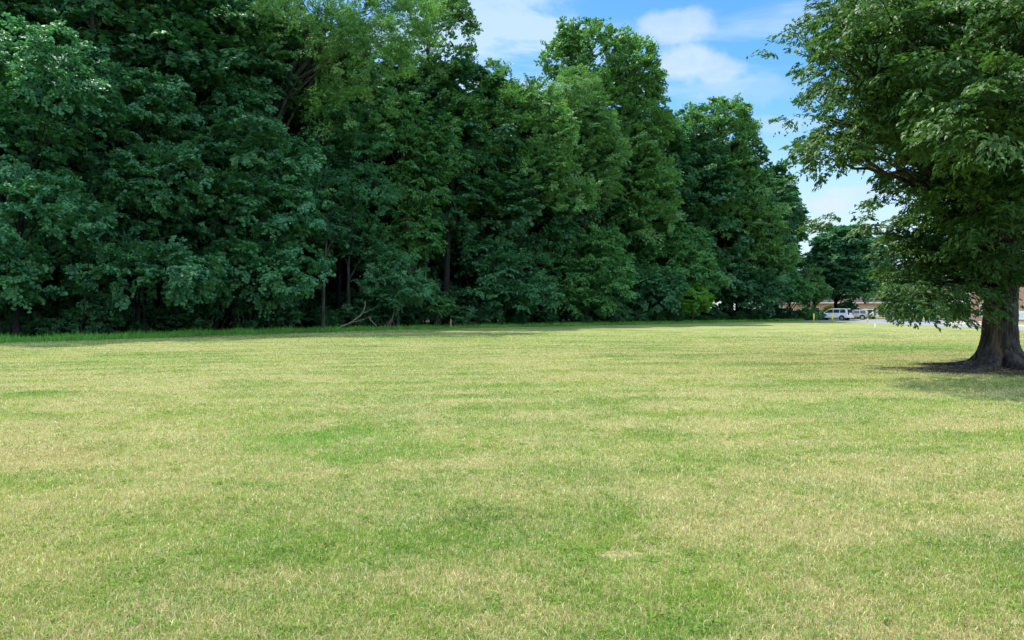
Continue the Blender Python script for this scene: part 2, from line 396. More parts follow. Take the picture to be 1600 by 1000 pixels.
def build_grass(K=300000, d0=2.4, d1=62.0, half=.86):
    dg = np.geomspace(d0, d1, 400); pdf = (.74 * dg + 3.6) / dg ** 2; cdf = np.concatenate([[0], np.cumsum((pdf[1:] + pdf[:-1]) / 2 * np.diff(dg))])
    n = int(2 * K * cdf[-1]); d = np.interp(R.uniform(0, cdf[-1], n), cdf, dg)
    hwid = .74 * d + 3.6; xx = R.uniform(-1, 1, n) * hwid
    xy = np.stack([xx + np.sign(xx) * R.exponential(.5, n) * (np.abs(xx) > hwid - 1.5), d], -1)
    # tufts: most blades stand in loose tufts with random centres
    nt = n // 9; ti = R.integers(0, nt, n); own = R.uniform(size=n) < .4
    tc_ = xy[ti]; sprd = .012 + .0009 * tc_[:, 1]
    xy = np.where(own[:, None], xy, tc_ + R.normal(size=(n, 2)) * sprd[:, None]); d = xy[:, 1]
    jx = R.uniform(size=nt)[ti]
    # nothing in the trunk, thin over the bare soil
    a = ((xy[:, 0] - TRX + .4) / 3.0) ** 2 + ((xy[:, 1] - TRY + .9) / 1.9) ** 2
    keep = ((a > 1.0) | (R.uniform(size=n) < .12)) & (R.uniform(size=n) < np.interp(d, [34, 62], [1, .1]))
    keep &= d < np.interp(xy[:, 0], EDGE[1:, 0], EDGE[1:, 1]) + .4
    ex, ey = gp(972, 868); b2 = ((xy[:, 0] - ex) / .17) ** 2 + ((xy[:, 1] - ey) / .1) ** 2
    keep &= (b2 > 1) | (R.uniform(size=n) < .35)
    xy = xy[keep]; d = d[keep]; jx = jx[keep]; n = len(xy)
    h = R.gamma(7, .0038, n).clip(.008, .07) * (.75 + .5 * jx)
    w = (.0018 + .00046 * d) * R.uniform(.6, 1.4, n)
    V, Fc, at = blades(xy, h, w, .75)
    o = link_mesh('grass', mesh_np('grass', V, Fc, at), M_blade)
    setp(o, 'short mown lawn grass, green mixed with dry straw blades', 'grass', kind='stuff')
build_grass()

def build_verge():
    M = leaf_mat('verge_green', (.10, .30, .05), .35, .5)
    pts, acc = [], []
    seg = EDGE[1:]
    Ls = np.linalg.norm(np.diff(seg, axis=0), axis=1)
    for i in range(len(seg) - 1):
        L = Ls[i]; dm = seg[i][1]; n = int(L * 3.0 * 260 * min(1.0, 45 / dm))
        t = R.uniform(0, 1, n); p = seg[i] + (seg[i + 1] - seg[i]) * t[:, None]
        T = (seg[i + 1] - seg[i]) / L; N = np.array([-T[1], T[0]])
        wob = (.35 * np.sin(t * L * 1.1 + i) + .22 * np.sin(t * L * 3.7 + i * 2) + .12 * np.sin(t * L * 9.1))
        q = p + N * (R.uniform(0, 1, n) * 3.5 - .15 + wob + R.normal(0, .12, n))[:, None]
        pts.append(q)
    xy = np.concatenate(pts); n = len(xy)
    hn = .5 + .5 * np.sin(xy[:, 0] * 1.3) * np.cos(xy[:, 1] * .9 + xy[:, 0] * .4)
    h = R.gamma(7, .036, n).clip(.06, .6) * (.75 + .5 * hn)
    w = (.010 + .00025 * xy[:, 1]) * R.uniform(.6, 1.4, n)
    V, Fc, at = blades(xy, h, w, .35); at['w'] = at['w'] * .5
    setp(link_mesh('verge_grass', mesh_np('verge_grass', V, Fc, at), M), 'unmown dark green grass strip along the foot of the wood', 'tall grass', kind='stuff')
build_verge()

# ------------------------------------------------------------------ foliage
def crown_leaves(ells, leaf=.16, asp=.85, bough=1.3, per=120, cover=1.0, droop=.4, up=.1, inner=.5, ribs=7, hang=.5, flat=.35, fan=1.35, thick=.06, clipz=.5, lump=1.25, lflat=.78, fill=.16, gap=2.9, wob=.38):
    """ells: list of (centre(3), radii(3)[, density]) in world/tree units -> V,F,attrs, bough centres"""
    C, U, S = [], [], []
    for e in ells:
        c, r = np.asarray(e[0], float), np.asarray(e[1], float); den = e[2] if len(e) > 2 else 1.0
        p = 1.6; A = 4 * np.pi * (((r[0] * r[1]) ** p + (r[0] * r[2]) ** p + (r[1] * r[2]) ** p) / 3) ** (1 / p)
        lr = lump * bough * R.uniform(.75, 1.25)
        nl = max(3, int(den * A / (lr ** 2 * gap)))
        u = nrm(R.normal(size=(nl * 6, 3))); u = u[(u[:, 2] > -.6)]
        pick = [0]                                   # spread the lumps evenly over the envelope
        for q in range(1, len(u)):
            if len(pick) >= nl: break
            if np.min(np.linalg.norm((u[pick] - u[q]) * r, axis=1)) > lr * .9: pick.append(q)
        u = u[pick]; nl = len(u)
        lrad = lr * R.uniform(.65, 1.3, nl)
        lc = c + u * np.maximum(r * R.uniform(.72, 1.08, nl)[:, None] - lrad[:, None] * .8, .02)
        nb_ = np.maximum(3, (cover * 1.45 * lrad ** 2 / bough ** 2 * 4.2).astype(int)); li = np.repeat(np.arange(nl), nb_); n = len(li)
        v = nrm(R.normal(size=(n, 3)) + nrm(u / r)[li] * .75 + [0, 0, .35])
        s_ = bough * R.uniform(.5, 1.05, n) * .8
        rr = (lrad[li] * R.uniform(.6, 1.0, n))[:, None] * [1, 1, lflat]
        C.append(lc[li] + v * rr); U.append(nrm(v * .8 + nrm(u / r)[li] * .6)); S.append(s_)
        nf = int(den * cover * fill * A / (bough ** 2 * 1.5)) + 1    # loose inner boughs
        w_ = nrm(R.normal(size=(nf, 3))); C.append(c + w_ * r * R.uniform(inner, .88, nf)[:, None]); U.append(w_); S.append(bough * R.uniform(.6, 1.2, nf))
    C = np.concatenate(C); U = np.concatenate(U); S = np.concatenate(S)
    k = C[:, 2] > clipz + .3; C, U, S = C[k], U[k], S[k]; nb = len(C)
    # bough frame: X outwards (flattened), W up-ish
    X = U.copy(); X[:, 2] = X[:, 2] * flat + up; X += R.normal(0, .25, X.shape) * [1, 1, .4]; X = nrm(X)
    W = nrm(np.array([0, 0, 1.0]) + U * .55 + R.normal(0, wob, X.shape)); Y = nrm(np.cross(W, X)); W = np.cross(X, Y)
    nr = ribs; th0 = np.linspace(-fan, fan, nr)
    rib = R.integers(0, nr, (nb, per)); th = th0[rib] + R.normal(0, .05, (nb, per)) + R.normal(0, .12, (nb, nr))[np.arange(nb)[:, None], rib]
    rho = R.uniform(.08, 1.0, (nb, per)) ** .7
    ln = (.62 + .38 * np.cos(th)) * R.uniform(.8, 1.15, (nb, nr))[np.arange(nb)[:, None], rib]
    lat = R.normal(0, .055, (nb, per)) ; a = rho * ln
    lx = a * np.cos(th) - lat * np.sin(th); ly = a * np.sin(th) + lat * np.cos(th)
    lz = -droop * a ** 2 + .12 * a + R.normal(0, thick, (nb, per)) + R.normal(0, .09, (nb, nr))[np.arange(nb)[:, None], rib]
    Sx = S[:, None, None]
    P = C[:, None] + Sx * (lx[..., None] * X[:, None] + ly[..., None] * Y[:, None] + lz[..., None] * W[:, None])
    # leaf axes
    od = np.cos(th)[..., None] * X[:, None] + np.sin(th)[..., None] * Y[:, None]
    side = np.where(R.uniform(size=th.shape) < .5, -1, 1)[..., None] * R.uniform(.2, 1.0, th.shape)[..., None]
    td = -np.sin(th)[..., None] * X[:, None] + np.cos(th)[..., None] * Y[:, None]
    A = nrm(od + td * side + np.array([0, 0, -1.0]) * (hang * R.uniform(.3, 1.5, th.shape))[..., None] + R.normal(0, .25, P.shape))
    N = W[:, None] + U[:, None] * .35 + R.normal(0, .42, P.shape)
    B = nrm(np.cross(N, A)); N = np.cross(A, B)
    L = (leaf * R.uniform(.65, 1.3, th.shape))[..., None]
    P = P.reshape(-1, 3); A = A.reshape(-1, 3); B = B.reshape(-1, 3); N = N.reshape(-1, 3); L = L.reshape(-1, 1)
    k = P[:, 2] > clipz; tint = np.repeat(R.uniform(0, 1, nb) ** 2, per)
    P, A, B, N, L, tint = P[k], A[k], B[k], N[k], L[k], tint[k]; n = len(P)
    V = np.stack([P - A * L * .5, P + B * L * asp * .5 + A * L * .0 + N * L * .12, P + A * L * .5 - N * L * .06, P - B * L * asp * .5 + N * L * .12], 1).reshape(-1, 3)
    Fq = np.arange(n * 4).reshape(-1, 4)
    at = {'v': np.repeat(R.uniform(0, 1, n), 4), 'w': np.repeat(tint, 4)}
    return V, Fq, at, C, U, S

LEAF = {
 'maple':   leaf_mat('maple_leaf', (.056, .192, .098), .34, .5, .4, yellow=.0006),
 'maple2':  leaf_mat('dark_maple_leaf', (.050, .172, .088), .34, .5, .4, yellow=.0006),
 'light':   leaf_mat('light_leaf', (.105, .245, .092), .40, .55, .3, yellow=.001),
 'oak':     leaf_mat('oak_leaf', (.092, .225, .078), .36, .5, .35, yellow=.001),
 'dark':    leaf_mat('dark_leaf', (.040, .140, .074), .32, .5, .4, yellow=.0),
 'vine':    leaf_mat('vine_leaf', (.070, .212, .072), .36, .5, .35, yellow=.0),
 'bright':  leaf_mat('bright_leaf', (.11, .28, .05), .45, .5, .3, yellow=.0),
 'pale':    leaf_mat('pale_leaf', (.075, .225, .120), .36, .5, .35, yellow=.0),
 'lime':    leaf_mat('lime_leaf', (.34, .42, .05), .4, .5, .3, yellow=.0),
 'near':    leaf_mat('big_tree_leaf', (.052, .122, .039), .36, .5, .22, yellow=.0005),
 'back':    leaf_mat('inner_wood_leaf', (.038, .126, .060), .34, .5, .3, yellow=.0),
}
BARK = {'grey': bark_mat('grey_bark', (.020, .020, .018), (.072, .068, .060)), 'dark': bark_mat('dark_bark', (.006, .006, .006), (.020, .018, .017)),
        'brown': bark_mat('brown_bark', (.028, .021, .016), (.08, .062, .048))}

def limbs_to(trunk, tr, C, n, sides=6, r0=.10, start=.35):
    """limbs from the trunk path up to random bough centres"""
    out = []
    if n <= 0 or len(C) == 0: return out
    idx = R.choice(len(C), min(n, len(C)), replace=False)
    for i in idx:
        t = C[i]; hz = t[2]
        zs = trunk[:, 2]; target = max(zs[0] + (zs[-1] - zs[0]) * start * .6, hz - np.linalg.norm(t[:2] - trunk[len(trunk) // 2][:2]) * R.uniform(.5, 1.0) - .5)
        k = int(np.argmin(np.abs(zs - target))); k = min(max(k + int(R.integers(-3, 4)), int(len(trunk) * start * .5)), len(trunk) - 2)
        s = trunk[k]; L = np.linalg.norm(t - s)
        midp = s + (t - s) * .5 + np.array([0, 0, .16 * L]) + R.normal(0, .06 * L, 3)
        pts = curve_pts([s, midp, t], 8, .015 * L)
        rr = min(tr[k] * .55, r0 * (.5 + L / 8)); out.append((pts, np.linspace(rr, .012, 8)))
    return out

def tree(name, label, cat, base, d, blobs, kind='maple', bark='grey', trunk=None, tr=.17, group=None, limbs=26, root_px=None, **kw):
    """blobs: (px, py, rx, ry, off, rd[, density]) in photo pixels at distance d+off"""
    bx = (base - 800) / F * d; root = empty(name, (bx, d, 0), label, cat, group)
    O = np.array([bx, d, 0.0]); ells = []
    for b in blobs:
        dd = d + b[4]; c = wp(b[0], b[1], dd) - O; e = (c, (b[2] / F * dd, b[5], b[3] / F * dd))
        ells.append(e + ((b[6],) if len(b) > 6 else ()))
    V, Fq, at, C, U, S = crown_leaves(ells, **kw)
    top = max(e[0][2] for e in ells)
    if trunk is None:
        tb = max(ells, key=lambda e: e[0][2])[0]
        ctrl = [(0, 0, -.15), (tb[0] * .15, tb[1] * .15, tb[2] * .4), (tb[0] * .9, tb[1] * .9, tb[2])]
    else:
        ctrl = [wp(p[0], p[1], d + (p[2] if len(p) > 2 else 0)) - O for p in trunk]; ctrl[0][2] = min(ctrl[0][2], -.1) if ctrl[0][2] < .8 else ctrl[0][2]
    T = curve_pts(ctrl, 26, .02); f = np.linspace(0, 1, 26); rad = tr * (1 - .78 * f) * (1 + .55 * np.exp(-f * 22))
    paths = [(T, rad)]
    Tv, Tf = tubes(paths, 12, .03); Lp = limbs_to(T, rad, C, limbs)
    if Lp:
        lv, lf = tubes(Lp, 5); Tf = np.concatenate([Tf, lf + len(Tv)]); Tv = np.concatenate([Tv, lv])
    link_mesh('trunk', mesh_np('trunk', Tv, Tf, smooth=True), BARK[bark], root)
    link_mesh('crown', mesh_np('crown', V, Fq, at), LEAF[kind], root)
    return root

BT = 'broadleaf_tree'
def D(px, off=4.0): return float(edge_d(px)) + off
def wood():
    mp = dict(leaf=.19, asp=.9, bough=1.35, per=120, droop=.45, hang=.6)
    fine = dict(leaf=.15, asp=.62, bough=1.2, per=120, droop=.35, hang=.5)
    tall = dict(leaf=.20, asp=.8, bough=1.35, per=100, droop=.3, up=.3, flat=.8)
    far_ = dict(leaf=.26, asp=.8, bough=1.7, per=100, droop=.3, up=.25, flat=.8)
    tree(BT, 'dark maple at the far left of the wood, its boughs drooping close to the grass', 'tree', 25, D(25), [
        (-20, 425, 95, 62, -1, 3.5), (50, 340, 95, 75, 0, 4), (0, 235, 90, 90, 0, 4), (70, 130, 85, 90, 1, 4)], 'maple', 'dark', limbs=30, **mp)
    tree(BT, 'wide maple with layered low boughs, second from the left along the lawn', 'tree', 215, D(215, 5), [
        (225, 432, 125, 56, -2, 3.6), (160, 340, 95, 75, 0, 4), (150, 215, 80, 85, 0, 4), (250, 290, 80, 70, 1, 4), (225, 170, 70, 60, 2, 3)], 'maple2', 'dark', limbs=30, **mp)
    tree(BT, 'broad maple left of the slim bare trunk, lowest boughs level above the dark gap', 'tree', 390, D(390, 5), [
        (385, 425, 115, 62, -2, 3.8), (420, 330, 85, 75, -1, 4), (330, 245, 80, 85, 0, 4), (445, 250, 55, 70, 0, 3), (370, 175, 50, 60, 1, 3)], 'maple', 'dark', limbs=30, **mp)
    tree(BT, 'tall tree with a straight bare trunk showing high at the upper left', 'tree', 145, D(145, 10), [
        (100, 60, 100, 90, 2, 4), (60, -60, 130, 100, 1, 5), (190, 20, 60, 60, 3, 3, .6)], 'oak', 'grey', trunk=[(147, 520), (146, 250), (145, 90), (143, -60)], tr=.38, **tall)
    tree(BT, 'tall tree with a forked ivy-clad trunk at the top, right of the straight trunk', 'tree', 240, D(240, 10), [
        (270, 90, 65, 70, 2, 4, .7), (230, -50, 110, 90, 0, 5, .8), (250, 200, 70, 60, 2, 3)], 'dark', 'dark', trunk=[(262, 520), (245, 230), (228, 90), (220, -60)], tr=.34, **tall)
    tree(BT, 'pale green feathery tree with a leaning mottled trunk at the top centre left', 'tree', 405, D(405, 9), [
        (470, 50, 110, 60, -2, 4), (360, 60, 90, 80, 1, 4), (570, 90, 90, 70, -1, 4), (540, 175, 70, 45, 0, 3, .8), (470, -50, 170, 70, 0, 5), (640, 50, 60, 80, 1, 3)], 'light', 'grey',
        trunk=[(395, 520), (405, 300), (425, 165), (478, 100), (525, 20)], tr=.34, leaf=.15, asp=.5, bough=1.5, per=150, droop=.35, up=.3, flat=.6)
    tree(BT, 'shaggy blue green tree beside the slim bare trunk, crown hanging in long boughs', 'tree', 545, D(545, 6), [
        (545, 225, 62, 55, -1, 3), (575, 300, 42, 55, -1, 3), (505, 340, 45, 60, 0, 3), (480, 270, 40, 60, 0, 2.5), (560, 370, 40, 40, 0, 2.5)], 'maple', 'grey',
        trunk=[(545, 520), (545, 400), (548, 230)], tr=.2, **fine)
    tree(BT, 'slim young tree with a straight mossy trunk standing at the dark gap', 'tree', 507, D(507, 2.5), [
        (512, 300, 26, 40, .5, 1.6), (520, 350, 20, 30, .5, 1.4, .7)], 'dark', 'grey', trunk=[(504, 520), (507, 420), (512, 340), (514, 280)], tr=.14, limbs=8, **fine)
    tree(BT, 'vine-smothered column of leaves rising left of the dark trunk', 'tree', 640, D(640, 6), [
        (625, 200, 50, 65, 0, 2.6), (655, 290, 48, 60, 0, 2.6), (650, 370, 42, 60, 0, 2.6), (690, 240, 40, 60, 1, 2.4), (600, 400, 50, 45, .5, 2.5)], 'vine', 'brown', tr=.3, leaf=.16, asp=.8, bough=.95, per=90, droop=.7, hang=1.0)
    tree(BT, 'tall airy tree with sky showing through its right side, left of the open sky', 'tree', 665, D(665, 10), [
        (690, 55, 52, 80, 0, 4, .55), (722, 130, 28, 70, 0, 3, .45), (650, 140, 60, 60, 1, 4, .8), (720, 200, 55, 55, 1, 4, .9), (745, 240, 40, 60, 1, 3, .8), (640, -30, 90, 60, 1, 5)], 'oak', 'grey',
        trunk=[(652, 520), (655, 300), (659, 170), (672, 60)], tr=.34, **tall)
    tree('small_tree', 'low spreading tree with pale leaves in front of the vine column', 'small tree', 622, D(622, 2.5), [
        (618, 450, 54, 32, -.5, 2.6), (605, 415, 36, 32, 0, 2.2), (650, 455, 28, 26, -.5, 1.8), (600, 470, 40, 16, -1, 1.6)], 'pale', 'grey', tr=.16, leaf=.16, asp=.6, bough=.9, per=100, droop=.45, hang=.6, limbs=14)
    tree('small_tree', 'knee-high mushroom-shaped little tree on a pale crooked stem by the wooden stake', 'small tree', 683, D(683, 1.6), [
        (687, 478, 21, 15, 0, 1.3)], 'vine', 'grey', trunk=[(681, 516), (682, 500), (687, 482)], tr=.16, leaf=.14, asp=.6, bough=.6, per=70, limbs=6)
    tree(BT, 'tall tree with a thick black trunk standing in the dark gap mid wood', 'tree', 698, D(698, 6), [
        (700, 300, 40, 40, 2, 3, .7), (735, 270, 40, 50, 2, 3), (690, 220, 40, 50, 3, 3)], 'dark', 'dark', trunk=[(697, 520), (698, 430), (703, 330), (712, 230)], tr=.42, **tall)
    tree(BT, 'light-topped tree with a leaning forked trunk in the middle of the wood', 'tree', 790, D(790, 7), [
        (800, 200, 58, 55, 0, 4), (760, 260, 48, 60, 1, 3.5), (840, 270, 62, 55, -1, 4), (890, 310, 45, 40, -1, 3), (780, 340, 60, 30, 1, 3, .8), (835, 170, 40, 45, 1, 3), (865, 225, 40, 60, 0, 3)], 'oak', 'grey',
        trunk=[(786, 515), (786, 440), (815, 350), (835, 230)], tr=.3, **tall)
    tree(BT, 'thin grey-trunked tree rising straight behind the leaning forked trunk', 'tree', 767, D(767, 9), [
        (770, 150, 38, 50, 2, 3), (775, 215, 44, 60, 2, 3), (752, 200, 26, 60, 2, 3)], 'oak', 'grey', trunk=[(766, 515), (767, 400), (765, 250), (770, 150)], tr=.24, **tall)
    tree(BT, 'low dark tree with tiered skirts of leaves right of the dark trunk', 'tree', 785, D(785, 3.5), [
        (785, 462, 52, 28, -1, 3), (800, 425, 60, 34, 0, 3), (760, 400, 40, 36, 0, 2.6), (840, 460, 36, 30, 0, 2.6)], 'maple2', 'dark', **mp)
    tree(BT, 'round-headed low tree hung with vines, its right side a clean drooping edge', 'tree', 915, D(915, 4), [
        (935, 395, 52, 42, 0, 3.4), (950, 440, 42, 48, -1, 3), (890, 440, 60, 44, 0, 3.4), (860, 400, 50, 40, 1, 3), (905, 475, 60, 22, -1, 2.6)], 'vine', 'brown', leaf=.2, asp=.75, bough=1.2, per=100, droop=.6, hang=.9)
    tree(BT, 'tallest round-topped tree standing against the sky at the centre right', 'tree', 945, D(945, 12), [
        (935, 95, 62, 58, 0, 5), (885, 90, 42, 50, 1, 4), (985, 130, 48, 60, 0, 5), (940, 170, 85, 60, 0, 6), (1005, 200, 42, 60, 0, 5), (950, 250, 85, 70, 0, 6), (1010, 290, 48, 60, 0, 5), (1035, 200, 16, 30, 0, 2.5, .6),
        (905, 300, 60, 60, 0, 5), (1000, 340, 60, 50, 1, 5)], 'oak', 'dark', tr=.5, **far_)
    tree(BT, 'feathery sage green tree in front of the tallest round-topped one', 'tree', 895, D(895, 8), [
        (890, 145, 46, 40, -1, 4), (920, 190, 42, 50, -1, 4), (945, 240, 32, 46, -1, 3.5), (870, 195, 42, 40, 0, 3.5), (930, 290, 40, 40, 0, 3)], 'light', 'grey', leaf=.2, asp=.4, bough=1.5, per=130, droop=.5, hang=.7, up=.2)
    tree(BT, 'dense vine-draped dome tree behind the small bright green bush', 'tree', 1060, D(1060, 6), [
        (1065, 388, 48, 38, 0, 4), (1040, 425, 68, 48, 0, 4.5), (1000, 395, 36, 44, 1, 4), (1095, 430, 30, 46, 0, 4), (1000, 450, 50, 30, 1, 3)], 'vine', 'brown', leaf=.24, asp=.75, bough=1.4, per=100, droop=.6, hang=.9)
    tree(BT, 'large dense tree with a clear-cut sloping right side, end of the skyline', 'tree', 1135, D(1135, 9), [
        (1120, 195, 60, 42, 0, 5, .8), (1080, 225, 38, 50, 1, 5), (1150, 225, 42, 55, 0, 5, .7), (1110, 270, 70, 60, 0, 6), (1160, 300, 40, 50, 0, 4.5, .55), (1188, 350, 36, 46, 0, 4.5, .8), (1130, 350, 75, 55, 0, 6),
        (1172, 400, 50, 45, 0, 5), (1206, 405, 22, 46, 0, 4)], 'oak', 'dark', tr=.5, **far_)
    tree('small_tree', 'low blue green tree left of the small bright green bush', 'small tree', 1025, D(1025, 2.5), [
        (1025, 465, 36, 24, 0, 3), (1010, 445, 22, 26, 0, 2.5), (1045, 448, 22, 26, .5, 2.5)], 'maple2', 'dark', leaf=.24, asp=.8, bough=1.1, per=90)
    tree('bush', 'small bright green bush catching the sun near the wood edge', 'bush', 1082, D(1082, 1.0), [
        (1084, 463, 25, 23, 0, 2.3), (1066, 474, 22, 17, 0, 2.0), (1090, 478, 20, 12, 0, 1.8)], 'bright', 'brown', leaf=.22, asp=.7, bough=.9, per=90, tr=.12, limbs=8, clipz=.9)
    tree(BT, 'dark low tree with leaves almost to the ground at the narrow end of the wood', 'tree', 1160, D(1160, 4), [
        (1150, 450, 55, 40, 0, 4), (1195, 455, 40, 34, 0, 4), (1115, 470, 30, 22, 0, 3)], 'dark', 'dark', leaf=.26, asp=.8, bough=1.4, per=100)
    tree(BT, 'drooping dark tree at the right end of the wood above the yellow shrub', 'tree', 1235, D(1235, 5), [
        (1226, 425, 18, 50, 0, 3), (1210, 445, 24, 36, 0, 3.5), (1242, 455, 16, 28, 0, 3)], 'vine', 'dark', leaf=.26, asp=.7, bough=1.3, per=100, hang=1.0, droop=.7, clipz=1.4)
    tree(BT, 'soft green slender tree at the end of the wood beside the parked cars', 'tree', 1274, 131, [
        (1268, 442, 13, 34, 0, 2.4), (1279, 460, 11, 22, 0, 2), (1260, 465, 12, 20, 0, 2)], 'light', 'brown', leaf=.26, asp=.5, bough=1.3, per=100, tr=.2, clipz=1.0)
    tree(BT, 'big round dark tree standing alone behind the parked cars', 'tree', 1306, 150, [
        (1316, 388, 46, 38, 0, 6.5), (1346, 416, 36, 44, 0, 6), (1294, 420, 34, 40, 0, 6), (1322, 445, 54, 30, -1, 6.5), (1318, 420, 50, 50, 0, 6)], 'maple2', 'dark', trunk=[(1305, 500), (1305, 480), (1311, 440)], tr=.6, leaf=.36, asp=.85, bough=1.9, per=120, cover=1.4, gap=2.2, fill=.35, clipz=2.4)
wood()

# ---- deeper rows: three tree shapes, then copies
def skyline(px):
    return np.interp(px, [-400, 0, 700, 745, 790, 840, 880, 1000, 1040, 1060, 1120, 1180, 1230, 1262, 1290], [-260, -120, -60, 60, 115, 110, 70, 90, 140, 175, 170, 200, 310, 400, 470])
def deep_rows():
    protos = []
    lab = 'tall tree in the shade deep inside the wood'
    for k in range(3):
        root = empty('forest_tree', (0, 0, 0), lab, 'tree', 'trees deep inside the wood')
        e = [((0, 0, 15), (4.2, 4.2, 5.2)), ((R.uniform(-2, 2), R.uniform(-2, 2), 9), (4.4, 4.4, 3.8)), ((R.uniform(-2, 2), R.uniform(-2, 2), 5.2), (3.6, 3.6, 2.2)), ((R.uniform(-1, 1), 0, 18.5), (2.6, 2.6, 3.2))]
        V, Fq, at, C, U, S = crown_leaves(e, leaf=.34, asp=.85, bough=1.9, per=90, cover=.8, clipz=1.6)
        T = curve_pts([(0, 0, -.1), (R.uniform(-.4, .4), 0, 7), (R.uniform(-.8, .8), 0, 17)], 20, .02); rad = np.linspace(.2, .05, 20)
        Tv, Tf = tubes([(T, rad)], 10, .03); lv, lf = tubes(limbs_to(T, rad, C, 16), 5)
        a = link_mesh('trunk', mesh_np('trunk', np.concatenate([Tv, lv]), np.concatenate([Tf, lf + len(Tv)]), smooth=True), BARK['dark'], root)
        b = link_mesh('crown', mesh_np('crown', V, Fq, at), LEAF['back'], root)
        protos.append((root, a, b))
    used = [False] * 3; cnt = 0
    for row, off in enumerate((11, 16, 22, 29, 37)):
        px = -230 + row * 25
        while px < 1235:
            d = D(px, off * (1.0 if px < 900 else 1.15)) + R.uniform(-1.5, 1.5); x = (px - 800) / F * d
            hmax = CAMH + (HY - skyline(px) - 18) / F * d
            s = min(hmax / 21.5, 1.28); k = int(R.integers(0, 3)); root, a, b = protos[k]
            if s > .3:
                if not used[k]: o = root; used[k] = True
                else:
                    o = root.copy(); COL.objects.link(o)
                    for ch in (a, b):
                        c = ch.copy(); COL.objects.link(c); c.parent = o
                o.location = (x, d, 0); sx = max(s, .75) * R.uniform(.9, 1.1); o.scale = (sx, sx, s); o.rotation_euler = (0, 0, R.uniform(0, 6.28)); cnt += 1
            px += (5.6 + row * .5) * F / d * R.uniform(.85, 1.2)
    print('deep trees', cnt)
deep_rows()

